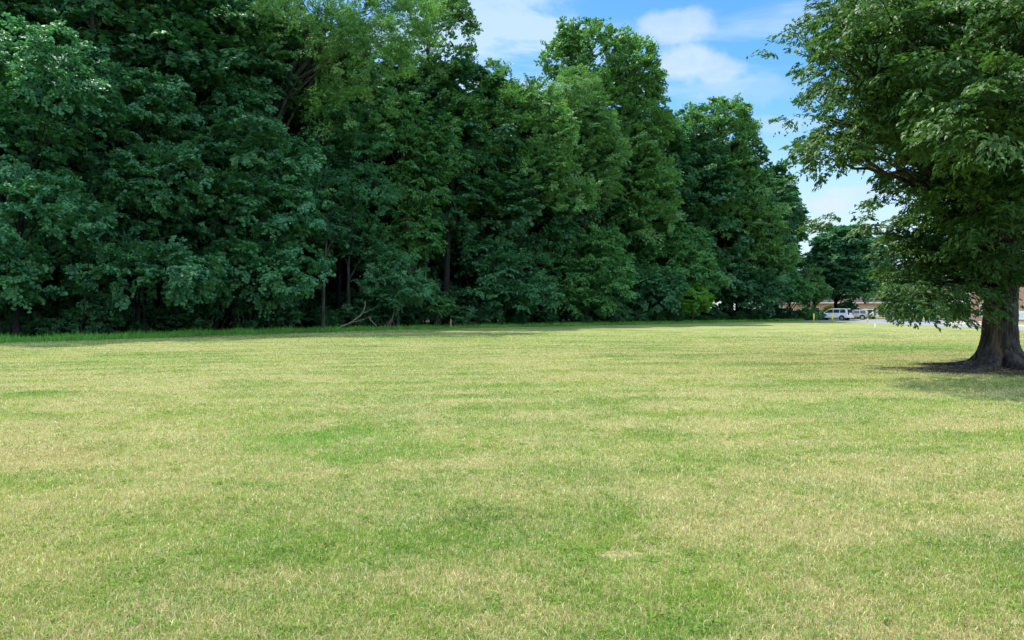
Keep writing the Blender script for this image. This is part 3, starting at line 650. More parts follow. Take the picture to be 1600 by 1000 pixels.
# ------------------------------------------------------------------ the big tree on the right
def big_tree():
    d = TRY; root = empty('large_tree', (TRX, TRY, 0), 'large old tree with a thick flared trunk and drooping boughs at the right edge', 'tree')
    O = np.array([TRX, TRY, 0.0])
    bl = [(1500, 330, 75, 45, -3, 2.2), (1520, 215, 60, 40, -6.3, 2.2), (1560, 160, 70, 50, -6.8, 2.4), (1575, 365, 50, 46, -3.4, 2.0), (1600, 300, 60, 50, -3.5, 2.2), (1275, 84, 14, 6, -2, .4),
          (1285, 184, 14, 6, -2, .4), (1290, 245, 14, 6, -2, .4), (1318, 26, 20, 10, -2, .7),
          (1450, 475, 62, 26, -1.2, 1.8), (1490, 440, 80, 46, -.5, 2.4), (1432, 456, 27, 30, -.8, 1.2), (1450, 400, 52, 42, 0, 2.2), (1432, 482, 18, 14, -1, .8), (1500, 350, 85, 70, 0, 3), (1560, 420, 50, 50, -2.2, 2.0),
          (1460, 300, 62, 60, 0, 3), (1520, 250, 90, 80, -1, 3.4), (1425, 200, 80, 58, 0, 3), (1350, 210, 54, 32, -3.6, 1.7), (1322, 240, 34, 14, -3.6, .9), (1372, 142, 56, 44, -4.2, 2.0), (1328, 116, 42, 34, -4.6, 1.5),
          (1306, 100, 18, 12, -4, .6), (1356, 56, 40, 40, -4.5, 1.6), (1390, 90, 90, 80, 0, 3.4), (1480, 140, 90, 80, -1.5, 3.4), (1560, 120, 90, 100, -2, 3.4), (1430, 10, 130, 80, 0, 4), (1390, 0, 52, 44, 0, 2.2),
          (1560, -40, 150, 110, 0, 5), (1650, 120, 100, 120, 0, 4), (1640, 300, 90, 90, .5, 3.5), (1580, 330, 60, 60, 2, 3), (1640, 400, 60, 50, 1, 3), (1520, 120, 110, 120, 4.5, 4), (1430, 220, 80, 80, 3.5, 3),
          (1600, 60, 120, 80, -5.5, 3), (1470, 60, 100, 70, -5, 3), (1680, 180, 80, 70, -4.5, 3), (1445, 150, 72, 42, -5, 2.6), (1530, 190, 90, 48, -5.5, 2.6), (1640, 230, 80, 50, -5.5, 2.6), (1560, 270, 60, 36, -3, 2.2), (1425, 60, 66, 50, -4, 2.6), (1335, 360, 16, 10, .3, .7, .8), (1480, -160, 170, 110, 0, 6), (1650, -220, 160, 120, 0, 6), (1415, 402, 22, 22, 0, 1.0)]
    ells = []
    for b in bl:
        dd = d + b[4]; e = (wp(b[0], b[1], dd) - O, (b[2] / F * dd, b[5], b[3] / F * dd)); ells.append(e + ((b[6],) if len(b) > 6 else ()))
    V, Fq, at, C, U, S = crown_leaves(ells, leaf=.135, asp=.40, bough=.85, per=72, cover=1.0, lump=1.15, lflat=.5, fill=.2, gap=3.0, wob=.2, droop=.5, up=.05, inner=.35, ribs=6, hang=.75, flat=.4, thick=.05, clipz=1.1)
    print('big tree leaves', len(Fq))
    link_mesh('crown', mesh_np('crown', V, Fq, at), LEAF['near'], root)
    # trunk: flared, fluted, ridged bark in real relief
    nz, na = 240, 260
    z = np.concatenate([np.linspace(-.12, 2.2, 130), np.linspace(2.24, 9.5, nz - 130)]); th = np.linspace(0, 2 * np.pi, na, endpoint=False)
    Z, TH = np.meshgrid(z, th, indexing='ij')
    r = .375 * (1 - .03 * Z.clip(0, 9.5)) + .0 * Z
    fl = np.exp(-np.maximum(Z, 0) / .23); fl2 = np.exp(-np.maximum(Z, 0) / .6)
    lobes = .55 + .45 * np.cos(5 * TH + .6) + .2 * np.cos(3 * TH + 1.7)
    r = r + fl2 * .07 + fl * (.12 + .62 * lobes.clip(0, None) + .10 * np.cos(9 * TH + 2)) + .035 * np.cos(5 * TH + .6) * np.exp(-Z.clip(0) / 2.5) + .03 * np.cos(2 * TH + .4 * Z)
    wav = TH * 19 + 1.1 * np.sin(Z * 2.3 + TH * 2) + .7 * np.sin(Z * 5.1 + TH * 5)
    ridge = np.abs(np.sin(wav)) ** .6; brk = .5 + .5 * np.sin(Z * 9 + 3 * np.sin(TH * 9) + wav * .5)
    r = r + .032 * ridge * (.45 + .55 * brk) + .012 * np.sin(wav * 2.3 + Z * 14) * np.sin(Z * 23 + TH * 31) + R.normal(0, .0025, r.shape)
    ax = .035 * Z.clip(0) + .006 * Z.clip(0) ** 2; ay = .02 * Z
    X = ax + r * np.cos(TH); Y = ay + r * np.sin(TH)
    V = np.stack([X, Y, Z], -1).reshape(-1, 3)
    i = np.arange(nz - 1)[:, None] * na; j = np.arange(na)[None]; k = (j + 1) % na
    Fq = np.stack([i + j, i + k, i + na + k, i + na + j], -1).reshape(-1, 4)
    T = np.stack([.035 * z + .006 * z ** 2, .02 * z, z], -1)[::8]; T = T[T[:, 2] > 1.6]; tr = np.linspace(.42, .2, len(T))
    paths = []
    # main limbs reach the crown blobs, then twigs
    for e in ells:
        t = e[0]; L0 = np.linalg.norm(t[:2]); hz = np.clip(t[2] - L0 * .55, 1.9, 9.2); kk = int(np.argmin(np.abs(T[:, 2] - hz))); s = T[kk]
        L = np.linalg.norm(t - s)
        pts = curve_pts([s, s + (t - s) * .5 + [0, 0, .14 * L], t], 14, .02 * L ** .5); paths.append((pts, np.linspace(min(.13, .03 + .016 * L), .018, 14)))
        near = C[np.linalg.norm((C - t) / np.array(e[1]), axis=1) < 1.1]
        for q in near[R.choice(len(near), min(len(near), 12), replace=False)] if len(near) else []:
            s2 = pts[R.integers(6, 13)]; M_ = s2 + (q - s2) * .5 + R.normal(0, .08, 3) + [0, 0, .08]
            paths.append((curve_pts([s2, M_, q, q + (q - s2) * .15 - [0, 0, .08]], 9), np.linspace(.02, .004, 9)))
    for an in (.35, 1.5, 2.5, 3.35, 4.0, 4.75, 5.6):          # surface roots, half buried
        Lr = R.uniform(1.0, 1.9); ca, sa = math.cos(an), math.sin(an); c2, s2 = math.cos(an + R.normal(0, .25)), math.sin(an + R.normal(0, .25))
        paths.append((curve_pts([(.3 * ca, .3 * sa, .42), (.62 * ca, .62 * sa, .16), (.95 * ca, .95 * sa, .05), (.95 * ca + Lr * .6 * c2, .95 * sa + Lr * .6 * s2, -.01), (.95 * ca + Lr * c2, .95 * sa + Lr * s2, -.08)], 16, .008), np.linspace(.17, .03, 16)))
    lv, lf = tubes(paths, 6)
    me = mesh_np('trunk', np.concatenate([V, lv]), np.concatenate([Fq, lf + len(V)]), smooth=True)
    link_mesh('trunk', me, bark_mat('big_bark', (.010, .009, .008), (.085, .075, .066), 10, 1.0, (.24, (.085, .058, .028))), root)
big_tree()

# ------------------------------------------------------------------ understorey
def shrub(name, label, cat, loc, rx, rz, kind, leaf=.2, group=None, stems=6, bough=.9, per=80, asp=.7, cover=1.0, **kw):
    root = empty(name, (*loc, 0), label, cat, group)
    V, Fq, at, C, U, S = crown_leaves([((0, 0, rz * .95), (rx, rx, rz))], leaf=leaf, bough=bough, per=per, asp=asp, clipz=.05, cover=cover, **kw)
    P = []
    for i in range(stems):
        q = C[R.integers(len(C))]; P.append((curve_pts([(q[0] * .08, q[1] * .08, -.05), (q[0] * .5, q[1] * .5, q[2] * .55), q], 7), np.linspace(.035, .01, 7)))
    Tv, Tf = tubes(P, 6)
    a = link_mesh('stem', mesh_np('stem', Tv, Tf, smooth=True), BARK['brown'], root)
    b = link_mesh('foliage', mesh_np('foliage', V, Fq, at), LEAF[kind], root)
    return root, a, b
def clone(tri, loc, sc, rz, label=None):
    o = tri[0].copy(); COL.objects.link(o); o.location = (*loc, 0); o.scale = sc; o.rotation_euler = (0, 0, rz)
    if label: o['label'] = label
    for ch in tri[1:]:
        c = ch.copy(); COL.objects.link(c); c.parent = o
    return o
def understorey():
    pr = [shrub('understorey_shrub', 'dark shrub in the deep shade under the wood', 'shrub', (0, 0), 1.9, 1.5, 'back', leaf=.2, bough=.85, group='shrubs under the wood') for _ in range(2)]
    used = [0, 0]
    for off, step in ((8.5, 3.6), (13, 3.2), (19, 3.4), (26, 3.6), (33, 3.6), (40, 3.6)):
        px = -230
        while px < 1265:
            d = D(px, off + R.uniform(-1.3, 1.3)); x = (px - 800) / F * d; s = R.uniform(.8, 1.35); k = int(R.integers(0, 2))
            h = s * R.uniform(.9, 1.5)
            if off > 25 and px < 1050: h *= 1.7
            if off < 10 and R.uniform() < .35: h *= .5
            if px > 1090: h *= .45
            if not used[k]:
                o = pr[k][0]; o.location = (x, d, 0); o.scale = (s, s, h); used[k] = 1
            else: clone(pr[k], (x, d), (s, s, h), R.uniform(0, 6.28))
            px += step * F / d * R.uniform(.8, 1.25)
    px = -60
    while px < 1180:
        d = D(px, R.uniform(2.6, 5.5)); s = R.uniform(.35, .8) * (.75 if px < 430 else 1.0); o = clone(pr[int(R.integers(0, 2))], ((px - 800) / F * d, d), (s * 1.25, s, s * R.uniform(.8, 1.3)), R.uniform(0, 6.28))
        o['label'] = 'low tangled shrub at the foot of the wood just behind the tall grass'; o['group'] = 'low shrubs along the wood edge'
        px += 2.6 * F / d * R.uniform(.6, 1.5)
    # thin saplings in the gloom
    T = empty('sapling', (0, 0, 0), 'thin bare sapling stem in the gloom under the boughs', 'sapling', 'saplings under the wood')
    tv, tf = tubes([(curve_pts([(0, 0, -.1), (.08, .05, 2), (-.05, .1, 4.6)], 10, .02), np.linspace(.04, .02, 10))], 7)
    st = link_mesh('stem', mesh_np('stem', tv, tf, smooth=True), BARK['dark'], T); first = True
    for i in range(26):
        px = R.uniform(-60, 1150); d = D(px, R.uniform(2.2, 7)); x = (px - 800) / F * d
        o = T if first else T.copy()
        if not first:
            COL.objects.link(o); c = st.copy(); COL.objects.link(c); c.parent = o
        first = False
        o.location = (x, d, 0); o.rotation_euler = (R.normal(0, .1), R.normal(0, .1), R.uniform(0, 6)); q = R.uniform(.6, 1.5); o.scale = (q, q, R.uniform(.8, 1.2))
understorey()

def fallen(name, label, paths, d, mat='grey', r=.05):
    pp = []
    O = np.array([*( (paths[0][0][0] - 800) / F * d, d), 0.0])
    for k, p in enumerate(paths):
        pts = curve_pts([wp(q[0], q[1], d + q[2]) - O for q in p], 10, .02); rr = r * (1 if k == 0 else .6)
        pp.append((pts, np.linspace(rr, rr * .35, 10)))
    v, f = tubes(pp, 7); o = link_mesh(name, mesh_np(name, v, f, smooth=True), BARK[mat]); o.location = O
    return setp(o, label, 'branch')
M_pale = bark_mat('pale_dead_wood', (.11, .09, .07), (.22, .19, .15)); BARK['pale'] = M_pale
fallen('fallen_branch', 'long bare fallen branch propped up and forked, beside the slim mossy trunk',
       [[(528, 513, 0), (550, 503, .3), (567, 488, .6), (571, 470, .8)], [(549, 504, .3), (567, 499, .3), (580, 495, .2)], [(567, 489, .6), (582, 483, .4)], [(577, 497, .2), (590, 512, -.1)]], D(540, 2.6), 'pale', .085)
fallen('fallen_branch', 'tangle of thin bare fallen twigs at the foot of the vine column',
       [[(604, 512, 0), (612, 498, .1), (616, 488, 0)], [(600, 512, .1), (611, 497, 0)], [(609, 512, 0), (613, 500, 0), (617, 511, 0)], [(590, 505, .2), (600, 512, 0)]], D(610, 2.2), 'pale', .05)
fallen('fallen_branch', 'small heap of broken grey brushwood right of the wooden stake',
       [[(722, 508, 0), (735, 503, .1), (742, 507, 0)], [(728, 509, .1), (744, 502, 0)], [(738, 509, 0), (748, 505, 0)]], D(735, 2.4), 'pale', .05)

def bm_obj(name, bm, mat, parent=None, smooth=False, loc=None):
    bmesh.ops.recalc_face_normals(bm, faces=bm.faces)
    me = bpy.data.meshes.new(name); bm.to_mesh(me); bm.free()
    if smooth:
        for p in me.polygons: p.use_smooth = True
    o = link_mesh(name, me, mat, parent)
    if loc is not None: o.location = loc
    return o
def box(bm, c, s, bev=0.0, rot=None):
    r = bmesh.ops.create_cube(bm, size=1.0); vs = r['verts']
    bmesh.ops.scale(bm, vec=s, verts=vs)
    if rot is not None: bmesh.ops.rotate(bm, matrix=rot, verts=vs)
    bmesh.ops.translate(bm, vec=c, verts=vs)
    if bev:
        es = list({e for v in vs for e in v.link_edges})
        bmesh.ops.bevel(bm, geom=es, offset=bev, segments=2, affect='EDGES', profile=.5)
def cyl(bm, c, r, h, seg=16, axis='Z', r2=None):
    m = Matrix.Translation(c)
    if axis == 'Y': m = m @ Matrix.Rotation(math.pi / 2, 4, 'X')
    if axis == 'X': m = m @ Matrix.Rotation(math.pi / 2, 4, 'Y')
    bmesh.ops.create_cone(bm, cap_ends=True, segments=seg, radius1=r, radius2=r if r2 is None else r2, depth=h, matrix=m)

# wooden stake at the edge of the wood
M_stake = principled('raw_wood', (.34, .25, .11), .8, .2, bumpscale=30)
bm = bmesh.new(); box(bm, (0, 0, .42), (.10, .05, .95), .008)
bmesh.ops.create_cone(bm, cap_ends=True, segments=4, radius1=.06, radius2=.01, depth=.12, matrix=Matrix.Translation((0, 0, .95)) @ Matrix.Rotation(.785, 4, 'Z'))
o = bm_obj('wooden_stake', bm, M_stake, loc=((704.5 - 800) / F * D(704, .4), D(704, .4), 0)); o.scale = (1.1, 1.1, .85)
setp(o, 'short tan wooden stake in the tall grass at the wood edge', 'stake')

# yellow posts
M_yel = principled('yellow_paint', (.72, .50, .05), .5, .4, var=.12, vscale=8); M_cap = principled('worn_cap', (.55, .52, .36), .6, .3)
def post(px, py, hpx, label, lean=0):
    x, d = gp(px, py); root = empty('bollard', (x, d, 0), label, 'bollard', 'yellow posts along the road'); h = hpx / F * d
    bm = bmesh.new(); cyl(bm, (0, 0, h * .47), .085, h * .94, 14); bm_obj('post', bm, M_yel, root, True)
    bm = bmesh.new(); cyl(bm, (0, 0, h * .94), .088, .05, 14); cyl(bm, (0, 0, h * .985), .086, h * .05, 14, r2=.045); bm_obj('cap', bm, M_cap, root, True)
    root.rotation_euler = (0, lean, 0)
post(1271.6, 504, 14.0, 'yellow post in front of the round dark green shrub')
post(1300.6, 503, 13.5, 'yellow post in front of the white car')
post(1355.5, 503.2, 5.5, 'stubby yellow post on the grass right of the parked cars', .08)
bm = bmesh.new(); box(bm, (0, 0, .18), (.10, .03, .40), .006); box(bm, (0, -.02, .30), (.13, .02, .12), .004)
x, d = gp(1367, 512); setp(bm_obj('survey_marker', bm, principled('white_plastic', (.8, .8, .78), .4), loc=(x, d, 0)), 'tiny white marker stake in the lawn under the low boughs', 'marker')

# thin pole standing in the round shrub
x, d = (1267 - 800) / F * 121.5, 121.5; root = empty('sign_pole', (x, d, 0), 'thin weathered pole rising behind the round dark green shrub', 'pole')
bm = bmesh.new(); cyl(bm, (0, 0, 1.5), .06, 3.0, 10); bm_obj('pole', bm, principled('grey_metal', (.22, .22, .2), .6, .4), root, True)
bm = bmesh.new(); box(bm, (0, 0, 2.75), (.2, .04, .7), .02); bm_obj('plate', bm, principled('grey_plate', (.25, .26, .24), .5, .4), root)

shrub('evergreen_shrub', 'wide mounded dark green shrub beside the white car', 'shrub', ((1263 - 800) / F * 119, 119), 2.0, .92, 'vine', leaf=.2, bough=.7, per=90, cover=1.3, lflat=.8)[0].scale = (1.12, .8, 1)
shrub('yellow_shrub', 'low yellow green shrub above the pale car roof at the wood end', 'shrub', ((1210 - 800) / F * 138, 138), 1.1, .85, 'lime', leaf=.2, bough=.5, per=60)[0].scale = (1.1, .8, 1.3)
shrub('lime_shrub', 'yellow green shrub against the brick wall behind the white car', 'shrub', ((1296 - 800) / F * 145, 145), 1.3, 1.3, 'lime', leaf=.22, bough=.6, per=60)
shrub('lime_shrub', 'lime green bush right of the dark round tree trunk', 'shrub', ((1313 - 800) / F * 152, 152), 1.3, 1.5, 'lime', leaf=.22, bough=.6, per=60)
shrub('grey_shrub', 'grey green conifer-like bush behind the silver car', 'shrub', ((1325 - 800) / F * 146, 146), 1.6, 1.9, 'dark', leaf=.22, bough=.6, per=70)

# clipped hedge across the road, far trees
def hedge():
    root = empty('hedge', (56.5, 104, 0), 'long dark green hedge across the road behind the low boughs', 'hedge')
    e = [((i * 2.3, -i * .15, 1.3), (1.8, 1.6, 1.25)) for i in range(-1, 7)]
    V, Fq, at, C, U, S = crown_leaves(e, leaf=.2, bough=.7, per=70, clipz=.02, cover=.9)
    link_mesh('foliage', mesh_np('foliage', V, Fq, at), LEAF['dark'], root)
    Tv, Tf = tubes([(curve_pts([(i * 2.3, 0, -.05), (i * 2.3 + .2, 0, .8), (i * 2.3, 0, 1.6)], 6), np.linspace(.06, .03, 6)) for i in range(-1, 7)], 6)
    link_mesh('stem', mesh_np('stem', Tv, Tf, smooth=True), BARK['brown'], root)
hedge()
def far_trees():
    src = [o for o in bpy.data.objects if o.name.startswith('forest_tree') and not '.' in o.name][0]
    tri = (src, *[c for c in bpy.data.objects if c.parent == src])
    for (px, d, s, lab) in [(1392, 118, .62, 'round tree across the road just left of the hedge'), (1450, 128, .75, 'tree across the road behind the hedge'), (1500, 120, .6, 'smaller tree across the road at the right end of the hedge'),
                            (1250, 176, .5, 'distant tree beyond the end of the wood'), (1345, 182, .55, 'distant tree behind the parked cars'), (1200, 182, .45, 'distant tree seen under the last boughs of the wood'), (1640, 135, .8, 'tree behind the brick building at the right edge')]:
        o = clone(tri, ((px - 800) / F * d, d), (s * 1.2, s * 1.2, s), R.uniform(0, 6), lab)
        if 'group' in o: del o['group']
far_trees()

# ------------------------------------------------------------------ buildings
def brick_mat(name, a, b):
    m = bpy.data.materials.new(name); m.use_nodes = True; g = NT(m.node_tree)
    out = g.n('ShaderNodeOutputMaterial'); p = g.n('ShaderNodeBsdfPrincipled'); g.l(p.outputs[0], out.inputs[0])
    tc = g.n('ShaderNodeTexCoord').outputs['Object']; br = g.n('ShaderNodeTexBrick'); g.l(g.mapping(tc, (1, 1, 1), (math.pi / 2, 0, 0)), br.inputs['Vector'])
    br.inputs['Color1'].default_value = (*a, 1); br.inputs['Color2'].default_value = (*b, 1); br.inputs['Mortar'].default_value = (.45, .38, .32, 1)
    br.inputs['Scale'].default_value = 1.0; br.inputs['Brick Width'].default_value = .23; br.inputs['Row Height'].default_value = .08; br.inputs['Mortar Size'].default_value = .008
    g.l(g.mix(g.m('MULTIPLY', g.noise(tc, 1.2, 4), .35), br.outputs['Color'], (.20, .10, .07)), p.inputs['Base Color']); p.inputs['Roughness'].default_value = .85
    return m
M_brick = brick_mat('red_brick', (.42, .17, .11), (.52, .25, .17)); M_glass = principled('window_glass', (.03, .04, .05), .08, .6, var=.1)
M_trim = principled('white_trim', (.72, .70, .66), .5, .3, var=.05); M_roof = principled('roof_shingle', (.06, .05, .045), .9, .2, bumpscale=8, var=.3)
M_door = principled('painted_door', (.10, .05, .04), .4, .4)
def building(label, loc, rz, w, dp, h, nwin, floors):
    root = empty('brick_building', (*loc, 0), label, 'building', rz=rz)
    bm = bmesh.new(); box(bm, (0, dp / 2, h / 2), (w, dp, h))
    bm_obj('wall', bm, M_brick, root)
    bm = bmesh.new()
    v = [bm.verts.new(c) for c in [(-w / 2 - .4, -.4, h), (w / 2 + .4, -.4, h), (w / 2 + .4, dp + .4, h), (-w / 2 - .4, dp + .4, h), (-w / 2 - .4, dp / 2, h + 2.2), (w / 2 + .4, dp / 2, h + 2.2)]]
    for f in [(0, 1, 5, 4), (3, 4, 5, 2), (0, 4, 3), (1, 2, 5), (0, 3, 2, 1)]: bm.faces.new([v[i] for i in f])
    rf = bm_obj('roof', bm, M_roof, root)
    bm = bmesh.new(); box(bm, (0, -.44, h - .05), (w + .8, .1, .22), .01); bm_obj('fascia', bm, M_trim, rf)
    for fl in range(floors):
        for i in range(nwin):
            cx = -w / 2 + (i + .5) * w / nwin; cz = 1.55 + fl * 2.9
            if fl == 0 and i == nwin // 2:
                bm = bmesh.new(); box(bm, (cx, -.02, 1.05), (1.0, .08, 2.1), .01); dr = bm_obj('door', bm, M_door, root)
                bm = bmesh.new(); cyl(bm, (cx + .38, -.09, 1.0), .04, .06, 10, 'Y'); bm_obj('handle', bm, M_trim, dr); continue
            bm = bmesh.new()
            for a_, b_, c_, d_ in [(-.58, 0, .08, 1.5), (.58, 0, .08, 1.5), (0, .72, 1.24, .08), (0, -.72, 1.3, .1), (0, 0, 1.1, .05)]: box(bm, (cx + a_, -.03, cz + b_), (c_, .1, d_))
            wn = bm_obj('window', bm, M_trim, root)
            bm = bmesh.new(); box(bm, (cx, -.012, cz), (1.1, .03, 1.38)); bm_obj('pane', bm, M_glass, wn)
building('low red brick building behind the white car and the round tree', ((1318 - 800) / F * 172, 172), -.25, 26, 10, 3.4, 9, 1)
building('red brick building at the right edge behind the big trunk', (69.0, 96, ), -.62, 16, 10, 6.0, 5, 2)

# white notice sign on the grass by the right hand building
x, d = 56.4, 82.0; root = empty('yard_sign', (x, d, 0), 'small white notice board by the brick building at the right edge', 'sign', rz=-.5)
bm = bmesh.new(); box(bm, (0, 0, 1.05), (1.25, .06, .95), .02); bd = bm_obj('board', bm, M_trim, root)
bm = bmesh.new(); box(bm, (-.05, -.034, 1.2), (.8, .006, .1)); box(bm, (-.05, -.034, 1.0), (.6, .006, .06)); box(bm, (-.05, -.034, .87), (.7, .006, .06)); bm_obj('print', bm, principled('pale_blue_ink', (.45, .55, .62), .6), bd)
for sx in (-.5, .5):
    bm = bmesh.new(); box(bm, (sx, .05, .5), (.07, .05, 1.0)); bm_obj('leg', bm, M_trim, root)
shrub('lime_shrub', 'small yellow green plant beside the white notice board', 'shrub', (58.6, 83), .7, .7, 'lime', leaf=.18, bough=.4, per=50)

# ------------------------------------------------------------------ cars
M_white = principled('white_paint', (.86, .87, .88), .25, .5, var=.02, coat=.6); M_silver = principled('silver_paint', (.45, .42, .38), .28, .5, metal=.35, var=.04, coat=.6)
M_tyre = principled('tyre_rubber', (.02, .02, .02), .85, .2); M_rim = principled('alloy_rim', (.45, .46, .48), .35, .5, metal=.7); M_red = principled('red_lamp', (.30, .01, .012), .2, .5)
M_dark = principled('dark_plastic', (.03, .03, .032), .6, .3); M_lamp = principled('clear_lamp', (.7, .72, .75), .1, .6)
def car(label, loc, rz, paint, L=5.2, Wd=1.98, H=1.92, hood=1.25, kind='suv'):
    """car looks along +X; origin at ground centre"""
    root = empty('parked_car', (*loc, 0), label, 'car', 'cars parked by the road', rz)
    x0, x1 = -L / 2, L / 2; hw = Wd / 2; belt = H * .60; sill = .38
    # lower body: profile sections along x with tumblehome
    sec = [(x0, .55, belt - .22, .86), (x0 + .06, .42, belt - .02, .96), (x0 + .35, sill, belt, 1.0), (x0 + 1.6, sill, belt, 1.0), (0, sill, belt, 1.0), (x1 - hood - .1, sill, belt - .02, 1.0),
           (x1 - hood + .25, sill, belt - .10, .99), (x1 - .35, .40, belt - .18, .95), (x1 - .06, .42, belt - .32, .87), (x1, .50, belt - .45, .80)]
    bm = bmesh.new(); rings = []
    for (x, zb, zt, k) in sec:
        w = hw * k; pr = [(-w * .92, zb), (-w, zb + .12), (-w, (zb + zt) / 2), (-w * .97, zt - .05), (-w * .88, zt), (w * .88, zt), (w * .97, zt - .05), (w, (zb + zt) / 2), (w, zb + .12), (w * .92, zb)]
        rings.append([bm.verts.new((x, y, z)) for y, z in pr])
    for a, b in zip(rings[:-1], rings[1:]):
        for i in range(10): bm.faces.new([a[i], a[(i + 1) % 10], b[(i + 1) % 10], b[i]])
    bm.faces.new(rings[0]); bm.faces.new(rings[-1][::-1])
    # greenhouse
    gs = [(x0 + .10, belt, 0), (x0 + .32, H - .10, 1), (x0 + .6, H - .02, 1), (-.1, H, 1), (x1 - hood - 1.15, H - .05, 1), (x1 - hood + .05, belt - .03, 0)]
    bot = []; top = []
    for (x, z, t) in gs:
        w = hw * (.93 if not t else .76); top.append((bm.verts.new((x, -w, z)), bm.verts.new((x, w, z))))
    base = [(x, ) for x, z, t in gs]
    bl = [(bm.verts.new((x, -hw * .93, belt - .01)), bm.verts.new((x, hw * .93, belt - .01))) for x, z, t in gs[1:-1]]
    for (a, b), (c, e) in zip(top[:-1], top[1:]): bm.faces.new([a, b, e, c])
    for s_ in (0, 1):
        bm.faces.new([top[0][s_], top[1][s_], bl[0][s_]]); bm.faces.new([top[-1][s_], top[-2][s_], bl[-1][s_]])
        for i in range(len(bl) - 1): bm.faces.new([top[i + 1][s_], top[i + 2][s_], bl[i + 1][s_], bl[i][s_]])
    body = bm_obj('body', bm, paint, root)
    # side windows with pillars between them
    def side_pt(x, t, s_):   # t 0..1 from belt to roof
        return (x, s_ * (hw * .93 - t * hw * .17 + .012), belt + t * (H - .06 - belt))
    segs = [(x0 + .42, x0 + 1.35, .30, 0), (x0 + 1.45, x0 + 2.42, 0, 0), (x0 + 2.52, x1 - hood - .20, 0, .95)]
    for s_ in (-1, 1):
        for (a, b, ca, cb_) in segs:
            bm = bmesh.new(); P_ = [side_pt(a, .08, s_), side_pt(b, .08, s_), side_pt(b - cb_, .86, s_), side_pt(a + ca * .4, .86, s_)]
            bm.faces.new([bm.verts.new(p) for p in P_]); r = bmesh.ops.extrude_face_region(bm, geom=bm.faces[:]); 
            for v in r['geom']:
                if isinstance(v, bmesh.types.BMVert): v.co.y += s_ * .008
            bm_obj('window', bm, M_glass, root)
        bm = bmesh.new(); box(bm, (x1 - hood - .35, s_ * (hw + .1), belt + .1), (.12, .22, .18), .03); bm_obj('mirror', bm, paint, root)
        bm = bmesh.new(); box(bm, (x0 + .02, s_ * hw * .80, belt - .12), (.14, .2, .42), .02); bm_obj('tail_light', bm, M_red, root)
        bm = bmesh.new(); box(bm, (x1 - .10, s_ * hw * .66, belt - .36), (.2, .34, .18), .03); bm_obj('headlight', bm, M_lamp, root)
        for dx in (x0 + 2.0, ):
            bm = bmesh.new(); box(bm, (dx - .1, s_ * (hw + .006), belt - .12), (.2, .03, .035), .006); box(bm, (dx + 1.05, s_ * (hw + .006), belt - .12), (.2, .03, .035), .006); bm_obj('handle', bm, M_dark, root)
        bm = bmesh.new(); box(bm, (-.2, s_ * hw * .74, H + .035), (2.6, .04, .04), .01); bm_obj('roof_rail', bm, M_dark, root)
    # rear glass and windscreen
    for (xa, za, xb, zb, wa, wb) in [(x0 + .125, belt + .07, x0 + .30, H - .17, .84, .70), (x1 - hood - .02, belt + .05, x1 - hood - 1.05, H - .11, .86, .70)]:
        s = -1 if xa < 0 else 1; o_ = s * .02
        bm = bmesh.new(); bm.faces.new([bm.verts.new(p) for p in [(xa + o_, -hw * wa, za + .01), (xa + o_, hw * wa, za + .01), (xb + o_, hw * wb, zb + .012), (xb + o_, -hw * wb, zb + .012)]])
        r = bmesh.ops.extrude_face_region(bm, geom=bm.faces[:])
        for v in r['geom']:
            if isinstance(v, bmesh.types.BMVert): v.co.x += s * .01; v.co.z += .008
        bm_obj('rear_window' if s < 0 else 'windscreen', bm, M_glass, root)
    bm = bmesh.new(); box(bm, (x0 - .03, 0, .55), (.16, Wd * .94, .26), .05); bm_obj('bumper', bm, M_dark if paint is M_silver else paint, root)
    bm = bmesh.new(); box(bm, (x1 - .0, 0, .52), (.16, Wd * .84, .24), .05); bm_obj('bumper', bm, M_dark, root)
    bm = bmesh.new(); box(bm, (x0 - .02, 0, belt - .27), (.03, .5, .16), .01); bm_obj('number_plate', bm, M_trim, root)
    for wx in (x0 + 1.0, x1 - .95):
        for s_ in (-1, 1):
            bm = bmesh.new(); cyl(bm, (wx, s_ * (hw - .10), .40), .46, .24, 28, 'Y'); bm_obj('wheel_arch', bm, M_dark, root)
            bm = bmesh.new(); cyl(bm, (wx, s_ * (hw - .085), .37), .37, .25, 28, 'Y'); wl = bm_obj('wheel', bm, M_tyre, root)
            bm = bmesh.new(); cyl(bm, (wx, s_ * (hw + .035), .37), .245, .03, 20, 'Y')
            for q in range(5):
                an = q * 1.2566; box(bm, (wx + .12 * math.cos(an), s_ * (hw + .055), .37 + .12 * math.sin(an)), (.22, .02, .055), 0, Matrix.Rotation(-an, 3, 'Y'))
            bm_obj('rim', bm, M_rim, wl)
    return root
cx, cy = (1303.5 - 800) / F * 121, 121.0
car('white estate-like SUV parked at the end of the lawn', (cx, cy), math.atan2(.75, -.66), M_white, L=5.4)
car('silver car with a sloping back parked right behind the white one', ((1334 - 800) / F * 129, 129), math.atan2(.75, -.66) + .35, M_silver, L=4.8, H=1.72)
car('white car half hidden by the low boughs of the big tree', ((1349 - 800) / F * 137, 137), math.atan2(.75, -.66), M_white, L=4.7, H=1.9)
car('pale silver car parked beyond the end of the wood under the yellow shrub', ((1211 - 800) / F * 133.5, 133.5), 2.9, M_silver, L=4.6, H=1.42)

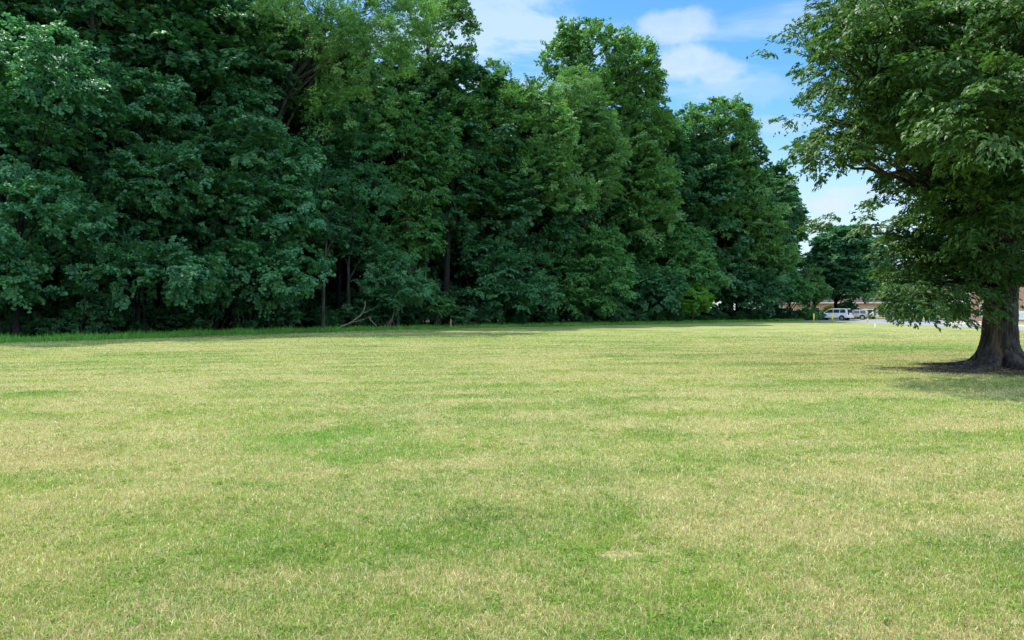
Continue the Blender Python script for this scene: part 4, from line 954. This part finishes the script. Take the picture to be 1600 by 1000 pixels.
# ------------------------------------------------------------------ small life in the lawn: clover leaves, plantain, dead leaves, twigs
def flat_leaves(n, xy, size, asp, zlo, zhi, tilt):
    th = R.uniform(0, 6.283, n); A = np.stack([np.cos(th), np.sin(th), R.normal(0, tilt, n)], -1); A = nrm(A)
    N = nrm(np.array([0, 0, 1.0]) + R.normal(0, tilt, (n, 3))); B = nrm(np.cross(N, A)); N = np.cross(A, B); L = (size * R.uniform(.6, 1.4, n))[:, None]
    P = np.c_[xy, R.uniform(zlo, zhi, n)]
    V = np.stack([P - A * L * .5, P - A * L * .1 - B * L * asp * .5, P + A * L * .35 - B * L * asp * .4, P + A * L * .5 + N * L * .1, P + A * L * .35 + B * L * asp * .4, P - A * L * .1 + B * L * asp * .5], 1).reshape(-1, 3)
    return V, np.arange(n * 6).reshape(-1, 6), {'v': np.repeat(R.uniform(0, 1, n), 6), 'w': np.repeat(R.uniform(0, 1, n), 6)}
def lawn_bits():
    nc = 900; d = 3.0 * np.exp(R.uniform(0, 1, nc) * math.log(6)); c = np.stack([R.uniform(-.85, .85, nc) * d, d], -1)
    n = 26000; i = R.integers(0, nc, n); sp = (.03 + .05 * R.uniform(0, 1, nc))[i]
    xy = c[i] + R.normal(size=(n, 2)) * sp[:, None]
    V, Fq, at = flat_leaves(n, xy, .017, .85, .012, .034, .35)
    setp(link_mesh('clover', mesh_np('clover', V, Fq, at), leaf_mat('clover_leaf', (.10, .20, .035), .3, .8, .15, yellow=.0)), 'scattered patches of small clover leaves in the mown lawn', 'clover', kind='stuff')
    n = 2600; xy = np.c_[TRX - .5 + R.normal(0, 2.0, n), TRY - .9 + R.normal(0, 1.3, n)]
    xy2 = np.stack([R.uniform(-.8, .8, 140), np.zeros(140)], -1); dd = R.uniform(3, 14, 140); xy2 = np.c_[xy2[:, 0] * dd, dd]
    xy = np.vstack([xy, xy2]); n = len(xy)
    V, Fq, at = flat_leaves(n, xy, .042, .5, .008, .022, .3)
    at['v'] = at['v'] * .9
    setp(link_mesh('fallen_leaves', mesh_np('fallen_leaves', V, Fq, at), leaf_mat('dead_leaf', (.17, .125, .06), .15, .85, .1, yellow=.0)), 'dry brown leaves lying round the foot of the big tree', 'dead leaves', kind='stuff')
    P = []
    for k in range(60):
        x0, y0 = TRX - .3 + R.normal(0, 1.6), TRY - 1.1 + R.normal(0, .8); a = R.uniform(0, 6.28); L = R.uniform(.15, .6)
        P.append((curve_pts([(x0, y0, .012), (x0 + L * .5 * math.cos(a), y0 + L * .5 * math.sin(a), .03), (x0 + L * math.cos(a + .3), y0 + L * math.sin(a + .3), .012)], 6), np.linspace(.008, .004, 6)))
    v, f = tubes(P, 5)
    setp(link_mesh('twigs', mesh_np('twigs', v, f), BARK['pale']), 'pale twigs scattered on the bare soil under the big tree', 'twigs', kind='stuff')
lawn_bits()
